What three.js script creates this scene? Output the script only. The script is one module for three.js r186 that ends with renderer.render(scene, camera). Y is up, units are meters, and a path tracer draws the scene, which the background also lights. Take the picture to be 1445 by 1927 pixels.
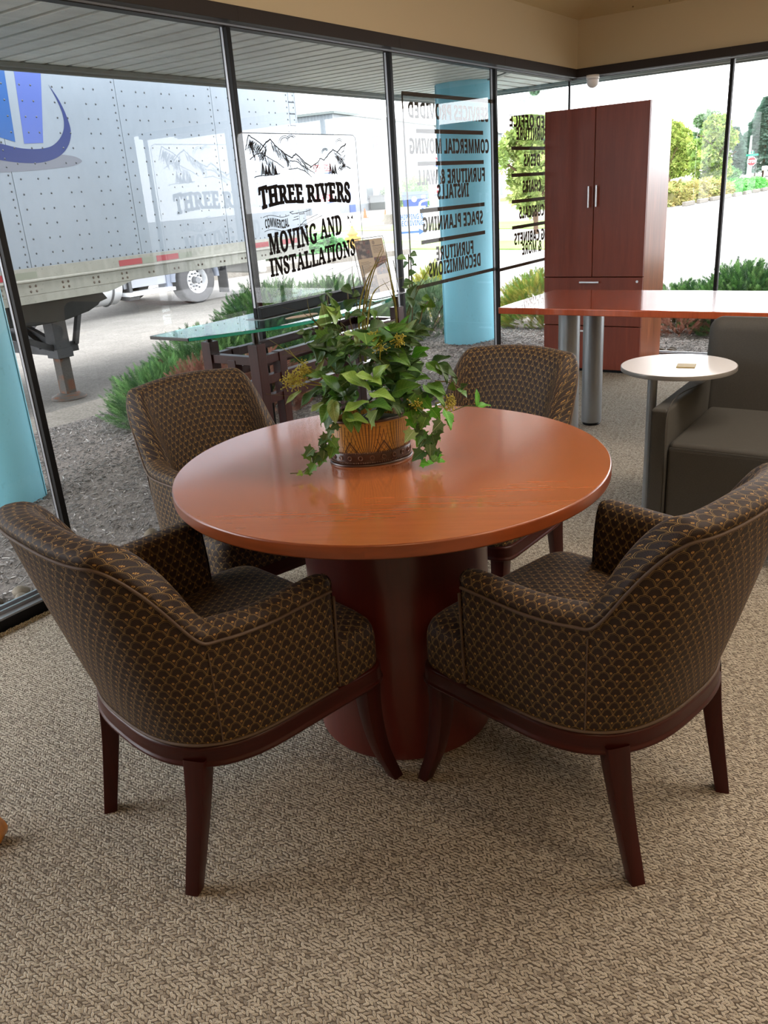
import * as THREE from 'three';
import { RoundedBoxGeometry } from 'three/addons/geometries/RoundedBoxGeometry.js';
import { mergeGeometries, mergeVertices, toCreasedNormals } from 'three/addons/utils/BufferGeometryUtils.js';
import { FontLoader } from 'three/addons/loaders/FontLoader.js';
import { RectAreaLightUniformsLib } from 'three/addons/lights/RectAreaLightUniformsLib.js';

// ------------------------------------------------------------------ camera, sky, lights, exposure
const scene = new THREE.Scene();
const camera = new THREE.PerspectiveCamera(63.798, 1445 / 1927, 0.05, 900);
{
  const pitch = 0.3707, roll = -0.0712, yaw = 0.6247;
  const fw = new THREE.Vector3(-Math.sin(yaw) * Math.cos(pitch), -Math.sin(pitch), -Math.cos(yaw) * Math.cos(pitch));
  const r0 = new THREE.Vector3(Math.cos(yaw), 0, -Math.sin(yaw)), u0 = r0.clone().cross(fw);
  const r = r0.clone().multiplyScalar(Math.cos(roll)).addScaledVector(u0, Math.sin(roll));
  const u = r0.clone().multiplyScalar(-Math.sin(roll)).addScaledVector(u0, Math.cos(roll));
  camera.position.set(0, 1.361, 0);
  camera.quaternion.setFromRotationMatrix(new THREE.Matrix4().makeBasis(r, u, fw.clone().negate()));
}
// even overcast sky, its bright haze a little stronger towards the horizon
{
  const W = 64, H = 32, d = new Float32Array(W * H * 4);
  for (let y = 0; y < H; y++) {
    const up = ((y + 0.5) / H - 0.5) * Math.PI, s = Math.max(0, Math.sin(up)), k = 1.3 - 0.3 * s;
    for (let x = 0; x < W; x++) d.set([0.955 * k, 0.985 * k, 1.02 * k, 1], (y * W + x) * 4);
  }
  const t = new THREE.DataTexture(d, W, H, THREE.RGBAFormat, THREE.FloatType);
  t.mapping = THREE.EquirectangularReflectionMapping; t.magFilter = THREE.LinearFilter; t.minFilter = THREE.LinearFilter; t.needsUpdate = true;
  scene.background = t; scene.backgroundIntensity = 1.0;
}
RectAreaLightUniformsLib.init();
const veiledSun = new THREE.DirectionalLight(0xfff6ea, 0.5);            // the sun behind thick cloud: weak and very soft
veiledSun.name = 'veiled_sun'; veiledSun.position.set(-34, 52, -26); veiledSun.target.position.set(-6, 0, -6);
veiledSun.castShadow = true; veiledSun.shadow.radius = 60; veiledSun.shadow.mapSize.set(2048, 2048);
Object.assign(veiledSun.shadow.camera, { left: -45, right: 45, top: 45, bottom: -45, near: 1, far: 180 });
scene.add(veiledSun, veiledSun.target);
const LAMP_POWER = 1.2, LAMP_COLOR = 0xfff1e2;                            // unseen ceiling panels lighting the room, see unseenCeilingLamp()
const renderer = new THREE.WebGLRenderer({ antialias: true });
renderer.toneMapping = THREE.LinearToneMapping;
renderer.toneMappingExposure = 6.7;
renderer.shadowMap.enabled = true;

// ------------------------------------------------------------------ helpers
const V3 = (x, y, z) => new THREE.Vector3(x, y, z);
function rng(seed) { let s = seed >>> 0; return () => { s = (s + 0x6d2b79f5) | 0; let t = Math.imul(s ^ (s >>> 15), 1 | s); t = (t + Math.imul(t ^ (t >>> 7), 61 | t)) ^ t; return ((t ^ (t >>> 14)) >>> 0) / 4294967296; }; }
const lerp = (a, b, t) => a + (b - a) * t, clamp = (x, a, b) => Math.min(b, Math.max(a, x)), smooth = (a, b, x) => { const t = clamp((x - a) / (b - a), 0, 1); return t * t * (3 - 2 * t); };
const used = {};
function numbered(n) { if (!(n in used)) { used[n] = 0; return n; } used[n]++; return n + '_' + String(used[n]).padStart(3, '0'); }
function shade(o) { o.traverse((m) => { if (m.isMesh) { m.castShadow = true; m.receiveShadow = true; } }); return o; }
function tag(o, label, category, group) { o.userData.label = label; o.userData.category = category; if (group) o.userData.group = group; return o; }
function thing(name, label, category, pos = [0, 0, 0], turn = 0, group) {
  const o = new THREE.Group(); o.name = numbered(name); o.position.set(...pos); o.rotation.y = turn; scene.add(o);
  return tag(o, label, category, group);
}
function merged(g) {
  if (!Array.isArray(g)) return g;
  if (g.length === 1) return g[0];
  const flat = g.map((x) => (x.index ? x.toNonIndexed() : x));
  for (const x of flat) for (const k of Object.keys(x.attributes)) if (!['position', 'normal', 'uv'].includes(k)) x.deleteAttribute(k);
  return mergeGeometries(flat);
}
function part(name, geo, mat, parent) { const m = new THREE.Mesh(merged(geo), mat); m.name = name; m.castShadow = m.receiveShadow = true; parent.add(m); return m; }
function obj(name, geo, mat, label, category, group) { const m = part(numbered(name), geo, mat, scene); return tag(m, label, category, group); }
function struct(name, geo, mat, parent = scene) { const m = part(name, geo, mat, parent); if (parent === scene) m.userData.kind = 'structure'; return m; }
function structGroup(name) { const o = new THREE.Group(); o.name = name; o.userData.kind = 'structure'; scene.add(o); return o; }
const at = (g, x = 0, y = 0, z = 0) => { g.translate(x, y, z); return g; };
// box given by its two corners, with real-size uv
function box(x0, y0, z0, x1, y1, z1, bevel = 0) {
  const a = [Math.min(x0, x1), Math.min(y0, y1), Math.min(z0, z1)], b = [Math.max(x0, x1), Math.max(y0, y1), Math.max(z0, z1)];
  const s = a.map((v, i) => b[i] - v), r = Math.min(bevel, Math.min(...s) * 0.49);
  const g = r > 0 ? new RoundedBoxGeometry(s[0], s[1], s[2], 2, r) : new THREE.BoxGeometry(...s);
  g.translate((a[0] + b[0]) / 2, (a[1] + b[1]) / 2, (a[2] + b[2]) / 2);
  return boxUV(g);
}
// uv in metres from the dominant axis of each face; grain runs along the longer way if asked
function boxUV(g, swap = false) {
  const out = g.index ? g.toNonIndexed() : g, p = out.attributes.position, n = out.attributes.normal, uv = new Float32Array(p.count * 2);
  for (let i = 0; i < p.count; i += 3) {
    let nx = 0, ny = 0, nz = 0;
    for (let k = 0; k < 3; k++) { nx += n.getX(i + k); ny += n.getY(i + k); nz += n.getZ(i + k); }
    nx = Math.abs(nx); ny = Math.abs(ny); nz = Math.abs(nz);
    for (let k = 0; k < 3; k++) {
      const x = p.getX(i + k), y = p.getY(i + k), z = p.getZ(i + k);
      let a, b;
      if (ny >= nx && ny >= nz) { a = x; b = z; } else if (nx >= nz) { a = z; b = y; } else { a = x; b = y; }
      uv[(i + k) * 2] = swap ? b : a; uv[(i + k) * 2 + 1] = swap ? a : b;
    }
  }
  out.setAttribute('uv', new THREE.BufferAttribute(uv, 2));
  return out;
}
function cyl(r0, r1, h, seg = 32, open = false) { const g = new THREE.CylinderGeometry(r1, r0, h, seg, 1, open); g.translate(0, h / 2, 0); return g; }
function bar(a, b, w, h = w) {           // square bar from a to b
  const d = b.clone().sub(a), L = d.length(), g = box(-w / 2, 0, -h / 2, w / 2, L, h / 2);
  g.applyQuaternion(new THREE.Quaternion().setFromUnitVectors(V3(0, 1, 0), d.normalize())); g.translate(a.x, a.y, a.z); return g;
}
function rod(a, b, r, seg = 10) {
  const d = b.clone().sub(a), g = cyl(r, r, d.length(), seg);
  g.applyQuaternion(new THREE.Quaternion().setFromUnitVectors(V3(0, 1, 0), d.normalize())); g.translate(a.x, a.y, a.z); return g;
}
const tube = (pts, r, seg = 40, rs = 7, closed = false) => new THREE.TubeGeometry(new THREE.CatmullRomCurve3(pts, closed), seg, r, rs, closed);
function lathe(prof, seg = 64) { return new THREE.LatheGeometry(prof.map(([x, y]) => new THREE.Vector2(x, y)), seg); }
function gridGeo(nu, nv, f, closedU = false) {          // f(i/nu, j/nv) -> [x,y,z,u,v]
  const pos = [], uv = [], idx = [];
  for (let i = 0; i <= nu; i++) for (let j = 0; j <= nv; j++) { const q = f(i / nu, j / nv); pos.push(q[0], q[1], q[2]); uv.push(q[3] ?? i / nu, q[4] ?? j / nv); }
  for (let i = 0; i < nu; i++) for (let j = 0; j < nv; j++) { const a = i * (nv + 1) + j, b = a + nv + 1; idx.push(a, b, a + 1, b, b + 1, a + 1); }
  const g = new THREE.BufferGeometry();
  g.setAttribute('position', new THREE.Float32BufferAttribute(pos, 3)); g.setAttribute('uv', new THREE.Float32BufferAttribute(uv, 2)); g.setIndex(idx); g.computeVertexNormals();
  if (closedU) { const n = g.attributes.normal; for (let j = 0; j <= nv; j++) { const a = j, b = nu * (nv + 1) + j; const v = V3(n.getX(a) + n.getX(b), n.getY(a) + n.getY(b), n.getZ(a) + n.getZ(b)).normalize(); n.setXYZ(a, v.x, v.y, v.z); n.setXYZ(b, v.x, v.y, v.z); } }
  return g;
}
function slab(pts, y0, y1) {           // flat polygon [x,z] given thickness
  const s = new THREE.Shape(pts.map(([x, z]) => new THREE.Vector2(x, -z)));
  const g = new THREE.ExtrudeGeometry(s, { depth: y1 - y0, bevelEnabled: false }); g.rotateX(-Math.PI / 2); g.translate(0, y0, 0);
  return boxUV(g);
}
function plate(pts, t) { const g = new THREE.ExtrudeGeometry(new THREE.Shape(pts.map(([x, y]) => new THREE.Vector2(x, y))), { depth: t, bevelEnabled: false }); return boxUV(g); }

// ------------------------------------------------------------------ noise and textures
function makeNoise(seed) {
  const R = rng(seed), T = new Float32Array(4096); for (let i = 0; i < 4096; i++) T[i] = R();
  return (x, y, px, py) => {              // tileable value noise with periods px, py
    const ix = Math.floor(x), iy = Math.floor(y), fx = x - ix, fy = y - iy, sx = fx * fx * (3 - 2 * fx), sy = fy * fy * (3 - 2 * fy);
    const h = (a, b) => T[((((a % px) + px) % px) * 157 + (((b % py) + py) % py) * 311 + 17) & 4095];
    return lerp(lerp(h(ix, iy), h(ix + 1, iy), sx), lerp(h(ix, iy + 1), h(ix + 1, iy + 1), sx), sy);
  };
}
function texFrom(w, h, f, mw, mh, srgb = true) {       // f(x,y in 0..1) -> [r,g,b] 0..255, tile mw x mh metres
  const d = new Uint8Array(w * h * 4);
  for (let y = 0; y < h; y++) for (let x = 0; x < w; x++) { const c = f(x / w, y / h), o = (y * w + x) * 4; d[o] = clamp(c[0], 0, 255); d[o + 1] = clamp(c[1], 0, 255); d[o + 2] = clamp(c[2], 0, 255); d[o + 3] = 255; }
  return texSetup(new THREE.DataTexture(d, w, h, THREE.RGBAFormat), mw, mh, srgb);
}
function texSetup(t, mw, mh, srgb = true) {
  t.wrapS = t.wrapT = THREE.RepeatWrapping; t.magFilter = THREE.LinearFilter; t.minFilter = THREE.LinearMipmapLinearFilter; t.generateMipmaps = true; t.anisotropy = 8;
  if (srgb) t.colorSpace = THREE.SRGBColorSpace; t.repeat.set(1 / mw, 1 / mh); t.needsUpdate = true; return t;
}
function canvasTex(w, h, draw, mw, mh, srgb = true) {
  const c = document.createElement('canvas'); c.width = w; c.height = h; const x = c.getContext('2d'); draw(x, w, h);
  return texSetup(new THREE.CanvasTexture(c), mw, mh, srgb);
}
const std = (o) => new THREE.MeshStandardMaterial(o), phys = (o) => new THREE.MeshPhysicalMaterial(o);
const C = (hex) => new THREE.Color(hex);

// wood grain (greyscale, tinted by the material colour); grain runs along v
const N1 = makeNoise(11), N2 = makeNoise(23), N3 = makeNoise(5);
const grain = (seed, contrast) => { const n = makeNoise(seed); return texFrom(1024, 1024, (u, v) => {
  const w = 0.35 * n(u * 6, v * 3, 6, 3), a = n((u + w * 0.12) * 48, v * 3, 48, 3), b = n(u * 190, v * 10, 190, 10), c = n(u * 9, v * 2, 9, 2), f = n(u * 380, v * 40, 380, 40);
  const k = 238 - contrast * (46 * a + 30 * b + 44 * c + 16 * f - 50); return [k, k, k]; }, 0.9, 0.9); };
const GRAIN_A = grain(31, 0.8), GRAIN_B = grain(77, 0.45), GRAIN_C = grain(91, 0.26);
const scuffs = texFrom(1024, 1024, (u, v) => { const a = N1(u * 5, v * 5, 5, 5), b = N2(u * 40, v * 40, 40, 40), c = N3(u * 300, v * 300, 300, 300); const k = 120 + 60 * a + 40 * b + 30 * c; return [k, k, k]; }, 1.1, 1.1, false);
const wood = (hex, rough, map, o = {}) => phys({ color: C(hex), map, roughness: rough, ...o });
const M = {};
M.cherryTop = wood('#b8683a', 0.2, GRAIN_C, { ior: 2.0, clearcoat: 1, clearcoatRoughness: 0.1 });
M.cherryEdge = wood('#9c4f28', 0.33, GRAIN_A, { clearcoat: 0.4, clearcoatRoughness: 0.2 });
M.cherryDrum = wood('#5c2018', 0.36, GRAIN_B, { clearcoat: 0.35, clearcoatRoughness: 0.22 });  // darker than the top: shade under the table put into the colour
M.cabinet = wood('#7c3824', 0.42, GRAIN_B, { specularIntensity: 0.5, clearcoat: 0.1, clearcoatRoughness: 0.2 });
M.cabinetSide = wood('#9a5a3c', 0.3, GRAIN_A, { specularIntensity: 0.6, clearcoat: 0.08, clearcoatRoughness: 0.12 });
M.confTop = wood('#b5552f', 0.2, GRAIN_B, { clearcoat: 0.9, clearcoatRoughness: 0.04 });
M.mahogany = wood('#3c120e', 0.38, GRAIN_A, { specularIntensity: 0.4, clearcoat: 0.12, clearcoatRoughness: 0.18 });
M.espresso = wood('#3a1b18', 0.38, GRAIN_A, { specularIntensity: 0.4, clearcoat: 0.3, clearcoatRoughness: 0.12 });
M.orangeWood = wood('#d68f3a', 0.4, GRAIN_A);
M.bronze = phys({ color: C('#2e2826'), roughness: 0.5, specularIntensity: 0.4 });
M.black = phys({ color: C('#0c0b0c'), roughness: 0.4, specularIntensity: 0.3 });
M.blackGloss = phys({ color: C('#0d0d0e'), roughness: 0.18, clearcoat: 0.6, clearcoatRoughness: 0.1 });
M.mullion = phys({ color: C('#0d0c0c'), roughness: 0.45, specularIntensity: 0.4 });
M.alu = std({ color: C('#b9bcc0'), roughness: 0.32, metalness: 0.85 });
M.aluTrim = std({ color: C('#8f9094'), roughness: 0.35, metalness: 0.7 });
M.silverPaint = phys({ color: C('#8c8f92'), roughness: 0.34, metalness: 0.55, clearcoat: 0.3, clearcoatRoughness: 0.25 });
M.steel = std({ color: C('#c8c9cc'), roughness: 0.25, metalness: 0.95 });
M.pane = phys({ color: 0xffffff, transmission: 1, thickness: 0, roughness: 0, ior: 1.5 });
M.acrylic = phys({ color: 0xffffff, transmission: 1, thickness: 0, roughness: 0, ior: 1.45 });
M.acrylicEdge = phys({ color: C('#6f7476'), transmission: 0.5, thickness: 0, roughness: 0.2 });
M.glassTop = phys({ color: 0xffffff, transmission: 1, thickness: 0.02, roughness: 0.0, ior: 1.5, attenuationColor: C('#2fd0b4'), attenuationDistance: 0.11 });
M.wallPaint = std({ color: C('#bdae91'), roughness: 0.85, bumpMap: null });
M.ceilingPaint = std({ color: C('#c9b68e'), roughness: 0.9 });
M.whitePaint = std({ color: C('#e6e6e4'), roughness: 0.6 });
M.whitePlastic = std({ color: C('#f0f0f2'), roughness: 0.35 });

// carpet: rows of loops in heathered beige and grey-brown
{
  const W = 1536, mw = 0.3, rows = 40, cols = 32, R = rng(404);
  const c1 = document.createElement('canvas'), c2 = document.createElement('canvas'); c1.width = c1.height = c2.width = c2.height = W;
  const a = c1.getContext('2d'), b = c2.getContext('2d');
  a.fillStyle = '#544b41'; a.fillRect(0, 0, W, W); b.fillStyle = '#000'; b.fillRect(0, 0, W, W);
  const tones = ['#cfc8b9', '#c4bcad', '#bdb4a4', '#b1a898', '#a69d90', '#d4cdbf', '#9c9386', '#928a7d', '#c6beaf', '#b6ad9d'];
  const dx = W / cols, dy = W / rows;
  for (let r = 0; r < rows; r++) for (let c = 0; c < cols; c++) {
    const x0 = (c + (r % 2) * 0.5 + (R() - 0.5) * 0.34) * dx, y0 = (r + 0.5 + (R() - 0.5) * 0.3) * dy, ang = (R() - 0.5) * 0.8 + (r % 2 ? 0.5 : -0.45), tone = tones[Math.floor(R() * R() * 0.999 * tones.length * 1.25) % tones.length];
    const rx = dx * (0.58 + 0.12 * R()), ry = dy * (0.31 + 0.1 * R());
    for (const ox of [-W, 0, W]) for (const oy of [-W, 0, W]) {
      const x = x0 + ox, y = y0 + oy; if (x < -60 || x > W + 60 || y < -60 || y > W + 60) continue;
      for (const [ctx, isB] of [[a, 0], [b, 1]]) {
        ctx.save(); ctx.translate(x, y); ctx.rotate(ang);
        if (isB) { const gr = ctx.createRadialGradient(0, 0, 0, 0, 0, rx); gr.addColorStop(0, '#fff'); gr.addColorStop(0.6, '#bbb'); gr.addColorStop(1, '#222'); ctx.fillStyle = gr; } else ctx.fillStyle = tone;
        ctx.scale(1, ry / rx); ctx.beginPath(); ctx.arc(0, 0, rx, 0, 7); ctx.fill();
        ctx.scale(1, rx / ry); ctx.lineWidth = 2.2;
        const Q = rng(r * 97 + c * 13 + isB);
        for (let k = 0; k < 5; k++) { ctx.strokeStyle = isB ? 'rgba(0,0,0,.35)' : ['rgba(70,60,50,.45)', 'rgba(235,228,212,.4)', 'rgba(110,98,84,.5)'][k % 3]; const yy = (k - 2) * ry * 0.36 + (Q() - 0.5) * 4; ctx.beginPath(); ctx.moveTo(-rx * 0.8, yy + (Q() - 0.5) * 6); ctx.quadraticCurveTo(0, yy - 5 + (Q() - 0.5) * 6, rx * 0.8, yy + (Q() - 0.5) * 6); ctx.stroke(); }
        ctx.restore();
      }
    }
  }
  for (let i = 0; i < 15000; i++) { a.strokeStyle = R() < 0.62 ? 'rgba(48,42,36,.55)' : 'rgba(228,220,202,.45)'; a.lineWidth = 1.4; const x = R() * W, y = R() * W, t = (R() - 0.5) * 1.6; a.beginPath(); a.moveTo(x, y); a.lineTo(x + Math.cos(t) * 11, y + Math.sin(t) * 8); a.stroke(); }
  M.carpet = std({ color: C('#f6f4f0'), roughness: 1, map: texSetup(new THREE.CanvasTexture(c1), mw, mw), bumpMap: texSetup(new THREE.CanvasTexture(c2), mw, mw, false), bumpScale: 0.003 });
}
// upholstery: rows of woven scallop fans with a small seven-dot flower in each valley
{
  const W = 1024, cw = 0.0265, ch = 0.0178, mw = cw * 4, mh = ch * 6;
  const draw = (bump) => (g) => {
    const sx = W / 4, sy = W / 6;
    g.fillStyle = bump ? '#555' : '#413732'; g.fillRect(0, 0, W, W);
    const R = rng(8);
    for (let i = 0; i < 5200; i++) { g.strokeStyle = bump ? (i % 2 ? 'rgba(90,90,90,.5)' : 'rgba(60,60,60,.5)') : (i % 2 ? 'rgba(74,58,52,.35)' : 'rgba(26,18,16,.4)'); g.lineWidth = 2; const x = R() * W, y = R() * W; g.beginPath(); g.moveTo(x, y); g.lineTo(x + 26, y); g.stroke(); }
    for (let r = -1; r <= 7; r++) for (let c = -1; c <= 5; c++) {
      const x = (c + (((r % 2) + 2) % 2) * 0.5) * sx, y = r * sy;              // valley point; fan rises upward (smaller y)
      const oct = [[-0.5, 0.02], [-0.47, -0.42], [-0.29, -0.86], [0, -1.02], [0.29, -0.86], [0.47, -0.42], [0.5, 0.02]];
      g.lineJoin = 'round';
      g.beginPath(); oct.forEach(([a, b], i) => g[i ? 'lineTo' : 'moveTo'](x + a * sx, y + b * sy * 1.25)); g.closePath();
      g.fillStyle = bump ? '#3a3a3a' : '#2a2322'; g.fill();
      for (let k = -4; k <= 4; k++) { const t = (k / 5) * 1.25; g.strokeStyle = bump ? '#666' : 'rgba(104,80,70,.5)'; g.lineWidth = 3; g.beginPath(); g.moveTo(x + Math.sin(t) * sx * 0.12, y - 8 - Math.cos(t) * sy * 0.2); g.lineTo(x + Math.sin(t) * sx * 0.44, y - Math.cos(t) * sy * 1.08); g.stroke(); }
      for (const [s, wdt] of [[1, 7], [0.87, 5]]) { g.strokeStyle = bump ? '#fff' : s === 1 ? '#a68e58' : '#8b7648'; g.lineWidth = wdt; g.beginPath(); oct.forEach(([a, b], i) => g[i ? 'lineTo' : 'moveTo'](x + a * sx * s * 0.98, y + b * sy * 1.25 * s - (1 - s) * 8)); g.stroke(); }
    }
    for (let r = -1; r <= 7; r++) for (let c = -1; c <= 5; c++) {
      const x = (c + (((r % 2) + 2) % 2) * 0.5) * sx, y = r * sy - 16;
      g.fillStyle = bump ? '#444' : '#3a2416'; g.beginPath(); g.ellipse(x, y, 30, 36, 0, 0, 7); g.fill();
      for (let k = 0; k < 7; k++) { const t = (k / 6) * 6.283 + 0.52, q = k === 6 ? 0 : 19; g.fillStyle = bump ? '#fff' : '#c0a062'; g.beginPath(); g.ellipse(x + Math.cos(t) * q, y + Math.sin(t) * q, 7.5, 8, 0, 0, 7); g.fill(); }
    }
  };
  M.fabric = phys({ color: C('#f0e6de'), map: canvasTex(W, W, draw(false), mw, mh), bumpMap: canvasTex(W, W, draw(true), mw, mh, false), bumpScale: 0.0005, roughness: 0.62, sheen: 0.4, sheenColor: C('#a08478'), sheenRoughness: 0.4, specularIntensity: 0.45 });
}
{
  const weave = texFrom(512, 512, (u, v) => { const k = 215 + 26 * Math.sin(u * 6.2832 * 64) * Math.sin(v * 6.2832 * 64) + 30 * (N1(u * 90, v * 90, 90, 90) - 0.5); return [k, k, k]; }, 0.12, 0.12);
  M.greyFabric = phys({ color: C('#474540'), map: weave, bumpMap: weave, bumpScale: 0.0003, roughness: 0.8, sheen: 0.35, sheenColor: C('#8d8a80'), sheenRoughness: 0.5 });
}
// outdoors
const speck = (seed, base, amp, fine) => { const n = makeNoise(seed), m = makeNoise(seed + 1); return texFrom(1024, 1024, (u, v) => { const a = n(u * 4, v * 4, 4, 4) - 0.5, b = m(u * 37, v * 37, 37, 37) - 0.5, c = n(u * 511, v * 511, 512, 512) - 0.5, k = amp * (a + 0.6 * b) + fine * c; return base.map((x) => x + k); }, 6, 6); };
M.concrete = std({ map: speck(101, [96, 93, 88], 17, 28), roughness: 0.9 });
M.kerbConcrete = std({ map: speck(131, [112, 107, 99], 16, 34), roughness: 0.92 });
M.road = std({ map: speck(151, [120, 118, 115], 18, 30), roughness: 0.92 });
M.lotAsphalt = std({ map: (() => { const n = makeNoise(171), m = makeNoise(172); return texFrom(1024, 1024, (u, v) => { const st = n(u * 3, v * 70, 3, 70) - 0.5, a = m(u * 5, v * 5, 5, 5) - 0.5, c = n(u * 511, v * 511, 512, 512) - 0.5, k = 34 * st + 26 * a + 30 * c; return [122 + k, 121 + k, 119 + k]; }, 18, 18); })(), roughness: 0.92 });
M.lawn = std({ map: (() => { const n = makeNoise(191), m = makeNoise(192); return texFrom(1024, 1024, (u, v) => { const a = n(u * 6, v * 6, 6, 6), b = m(u * 60, v * 60, 60, 60), c = n(u * 500, v * 500, 500, 500), k = 0.5 * a + 0.3 * b + 0.35 * c; return [72 + 66 * k, 104 + 60 * k, 40 + 36 * k]; }, 7, 7); })(), roughness: 0.95 });
M.dryLawn = std({ color: C('#e8dcae'), map: M.lawn.map, roughness: 0.95 });
M.mulchSoil = std({ map: (() => { const n = makeNoise(211), m = makeNoise(212), q = makeNoise(213); return texFrom(2048, 2048, (u, v) => { const a = n((u + v) * 40, (u - v) * 260, 80, 520), b = m(u * 300, v * 90, 300, 90), c = q(u * 90, v * 320, 90, 320), f = n(u * 900, v * 900, 900, 900), k = 60 * a + 50 * b + 46 * c + 36 * f; return [34 + k * 0.62, 31 + k * 0.59, 29 + k * 0.56]; }, 1.4, 1.4); })(), roughness: 0.95 });
M.mulchSoil.bumpMap = M.mulchSoil.map.clone(); M.mulchSoil.bumpMap.colorSpace = ''; M.mulchSoil.bumpScale = 0.012;
M.chip = std({ color: 0xffffff, roughness: 0.95 });
M.stones = ['#c9beaa', '#b8ab96', '#d6cdbb', '#a69a87', '#bdb5a6', '#9d968c'].map((h, i) => std({ color: C(h), roughness: 0.75, map: M.kerbConcrete.map }));
const paintNoise = (seed, amp) => { const n = makeNoise(seed), m = makeNoise(seed + 3); return texFrom(1024, 1024, (u, v) => { const k = 232 + amp * (n(u * 5, v * 9, 5, 9) - 0.5) + amp * 0.5 * (m(u * 60, v * 24, 60, 24) - 0.5) + (m(u * 300, v * 300, 300, 300) > 0.9 ? -amp * 0.7 : 0); return [k, k, k]; }, 2.2, 2.2); };
M.columnBlue = std({ color: C('#8bd8ee'), map: paintNoise(301, 12), roughness: 0.5 });
M.soffit = std({ color: C('#eef0ec'), map: paintNoise(311, 30), roughness: 0.5 });
M.fascia = std({ color: C('#8d918e'), roughness: 0.5, map: paintNoise(321, 26) });
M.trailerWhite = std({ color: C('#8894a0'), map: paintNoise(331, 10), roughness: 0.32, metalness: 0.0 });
M.railAlu = std({ color: C('#8d8d84'), map: paintNoise(341, 44), roughness: 0.42, metalness: 0.35 });
M.rivet = std({ color: C('#4a4f54'), roughness: 0.4, metalness: 0.5 });
M.bolt = std({ color: C('#574c44'), roughness: 0.7 });
M.darkSteel = std({ color: C('#45474a'), map: paintNoise(351, 90), roughness: 0.7, metalness: 0.2 });
M.rustySteel = std({ color: C('#6a6560'), map: (() => { const n = makeNoise(361), m = makeNoise(362); return texFrom(512, 512, (u, v) => { const r = clamp((n(u * 6, v * 9, 6, 9) - 0.5) * 3, 0, 1), k = 40 * (m(u * 120, v * 120, 120, 120) - 0.5); return [170 + 50 * r + k, 170 - 20 * r + k, 168 - 60 * r + k]; }, 0.5, 0.5); })(), roughness: 0.75 });
M.skirt = std({ color: C('#1d2423'), map: (() => { const m = makeNoise(371); return texFrom(1024, 1024, (u, v) => { const s = m(u * 400, v * 400, 400, 400), k = s > 0.93 ? 255 : 150 + 60 * (m(u * 30, v * 12, 30, 12) - 0.5); return [k, k, k]; }, 1.2, 1.2); })(), roughness: 0.75 });
M.rubber = std({ color: C('#3a3a3c'), roughness: 0.85 });
M.chrome = std({ color: C('#dfe2e5'), roughness: 0.18, metalness: 1 });
M.hubDark = std({ color: C('#6d6f72'), roughness: 0.5, metalness: 0.5 });
M.truckPaint = std({ color: C('#b9bcc4'), roughness: 0.35 });
M.tapeRed = std({ color: C('#8a1824'), roughness: 0.4 });
M.tapeWhite = std({ color: C('#73786a'), roughness: 0.4 });
M.logoBlue = std({ color: C('#1a4c88'), roughness: 0.35 });
M.logoPeri = std({ color: C('#44589a'), roughness: 0.35 });
M.logoNavy = std({ color: C('#10265e'), roughness: 0.35 });
M.logoShadow = std({ color: C('#646974'), roughness: 0.35 });
M.vinyl = phys({ color: C('#3a352f'), roughness: 0.8, specularIntensity: 0.3, side: THREE.DoubleSide });
// ================================================================== the room
const WX = -2.68, WZ = -6.45, BAY = 1.188, Z0 = -6.4, BX = -1.53;
struct('floor', box(-2.78, -0.12, -6.55, 3.7, 0, 3.5), M.carpet);
{ // looped edge of the carpet along the window frame
  const R = rng(3), loops = [];
  for (let z = -2.2; z < 1.6; z += 0.0085) for (let k = 0; k < 2; k++) { const s = new THREE.TorusGeometry(0.0042 + R() * 0.0012, 0.0016, 4, 7); s.rotateY(R() * 3); s.rotateX((R() - 0.5) * 0.8); s.translate(-2.612 + k * 0.011 + (R() - 0.5) * 0.006, 0.003 + R() * 0.004, z + R() * 0.004); loops.push(s); }
  const e = struct('trim_1', loops, std({ color: C('#8d7a58'), roughness: 1 }));
}
const rails = (g, axis, from, to) => {          // sill and head of one run of windows
  const b = (d0, y0, d1, y1, bev = 0) => (axis === 'z' ? box(WX + d0, y0, from, WX + d1, y1, to, bev) : box(from, y0, WZ + d0, to, y1, WZ + d1, bev));
  part('sill_rail', [b(-0.06, 0, 0.05, 0.042, 0.002)], M.black, g);
  part('sill_cap', [b(-0.055, 0.042, 0.046, 0.05, 0.001), b(0.008, 0.05, 0.016, 0.062), b(-0.02, 0.05, -0.01, 0.068)], M.aluTrim, g);
  part('head_rail', [b(-0.06, 2.036, 0.09, 2.092, 0.002), b(0.012, 2.026, 0.03, 2.037)], M.bronze, g);
  part('head_bead', [b(0.03, 2.029, 0.036, 2.037)], M.alu, g);
};
function postAt(g, x, z, along) {
  const w = 0.0115, geo = along === 'z' ? [box(x + 0.004, 0.05, z - w, x + 0.028, 2.036, z + w, 0.0015), box(x - 0.014, 0.05, z - w, x - 0.004, 2.036, z + w, 0.0015)] : [box(x - w, 0.05, z + 0.004, x + w, 2.036, z + 0.028, 0.0015), box(x - w, 0.05, z - 0.014, x + w, 2.036, z - 0.004, 0.0015)];
  part('mullion', geo, M.mullion, g);
  part('glazing_bead', along === 'z' ? [box(x - 0.004, 0.05, z - w - 0.003, x + 0.007, 2.03, z + w + 0.003)] : [box(x - w - 0.003, 0.05, z - 0.004, x + w + 0.003, 2.03, z + 0.007)], M.aluTrim, g);
}
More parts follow.
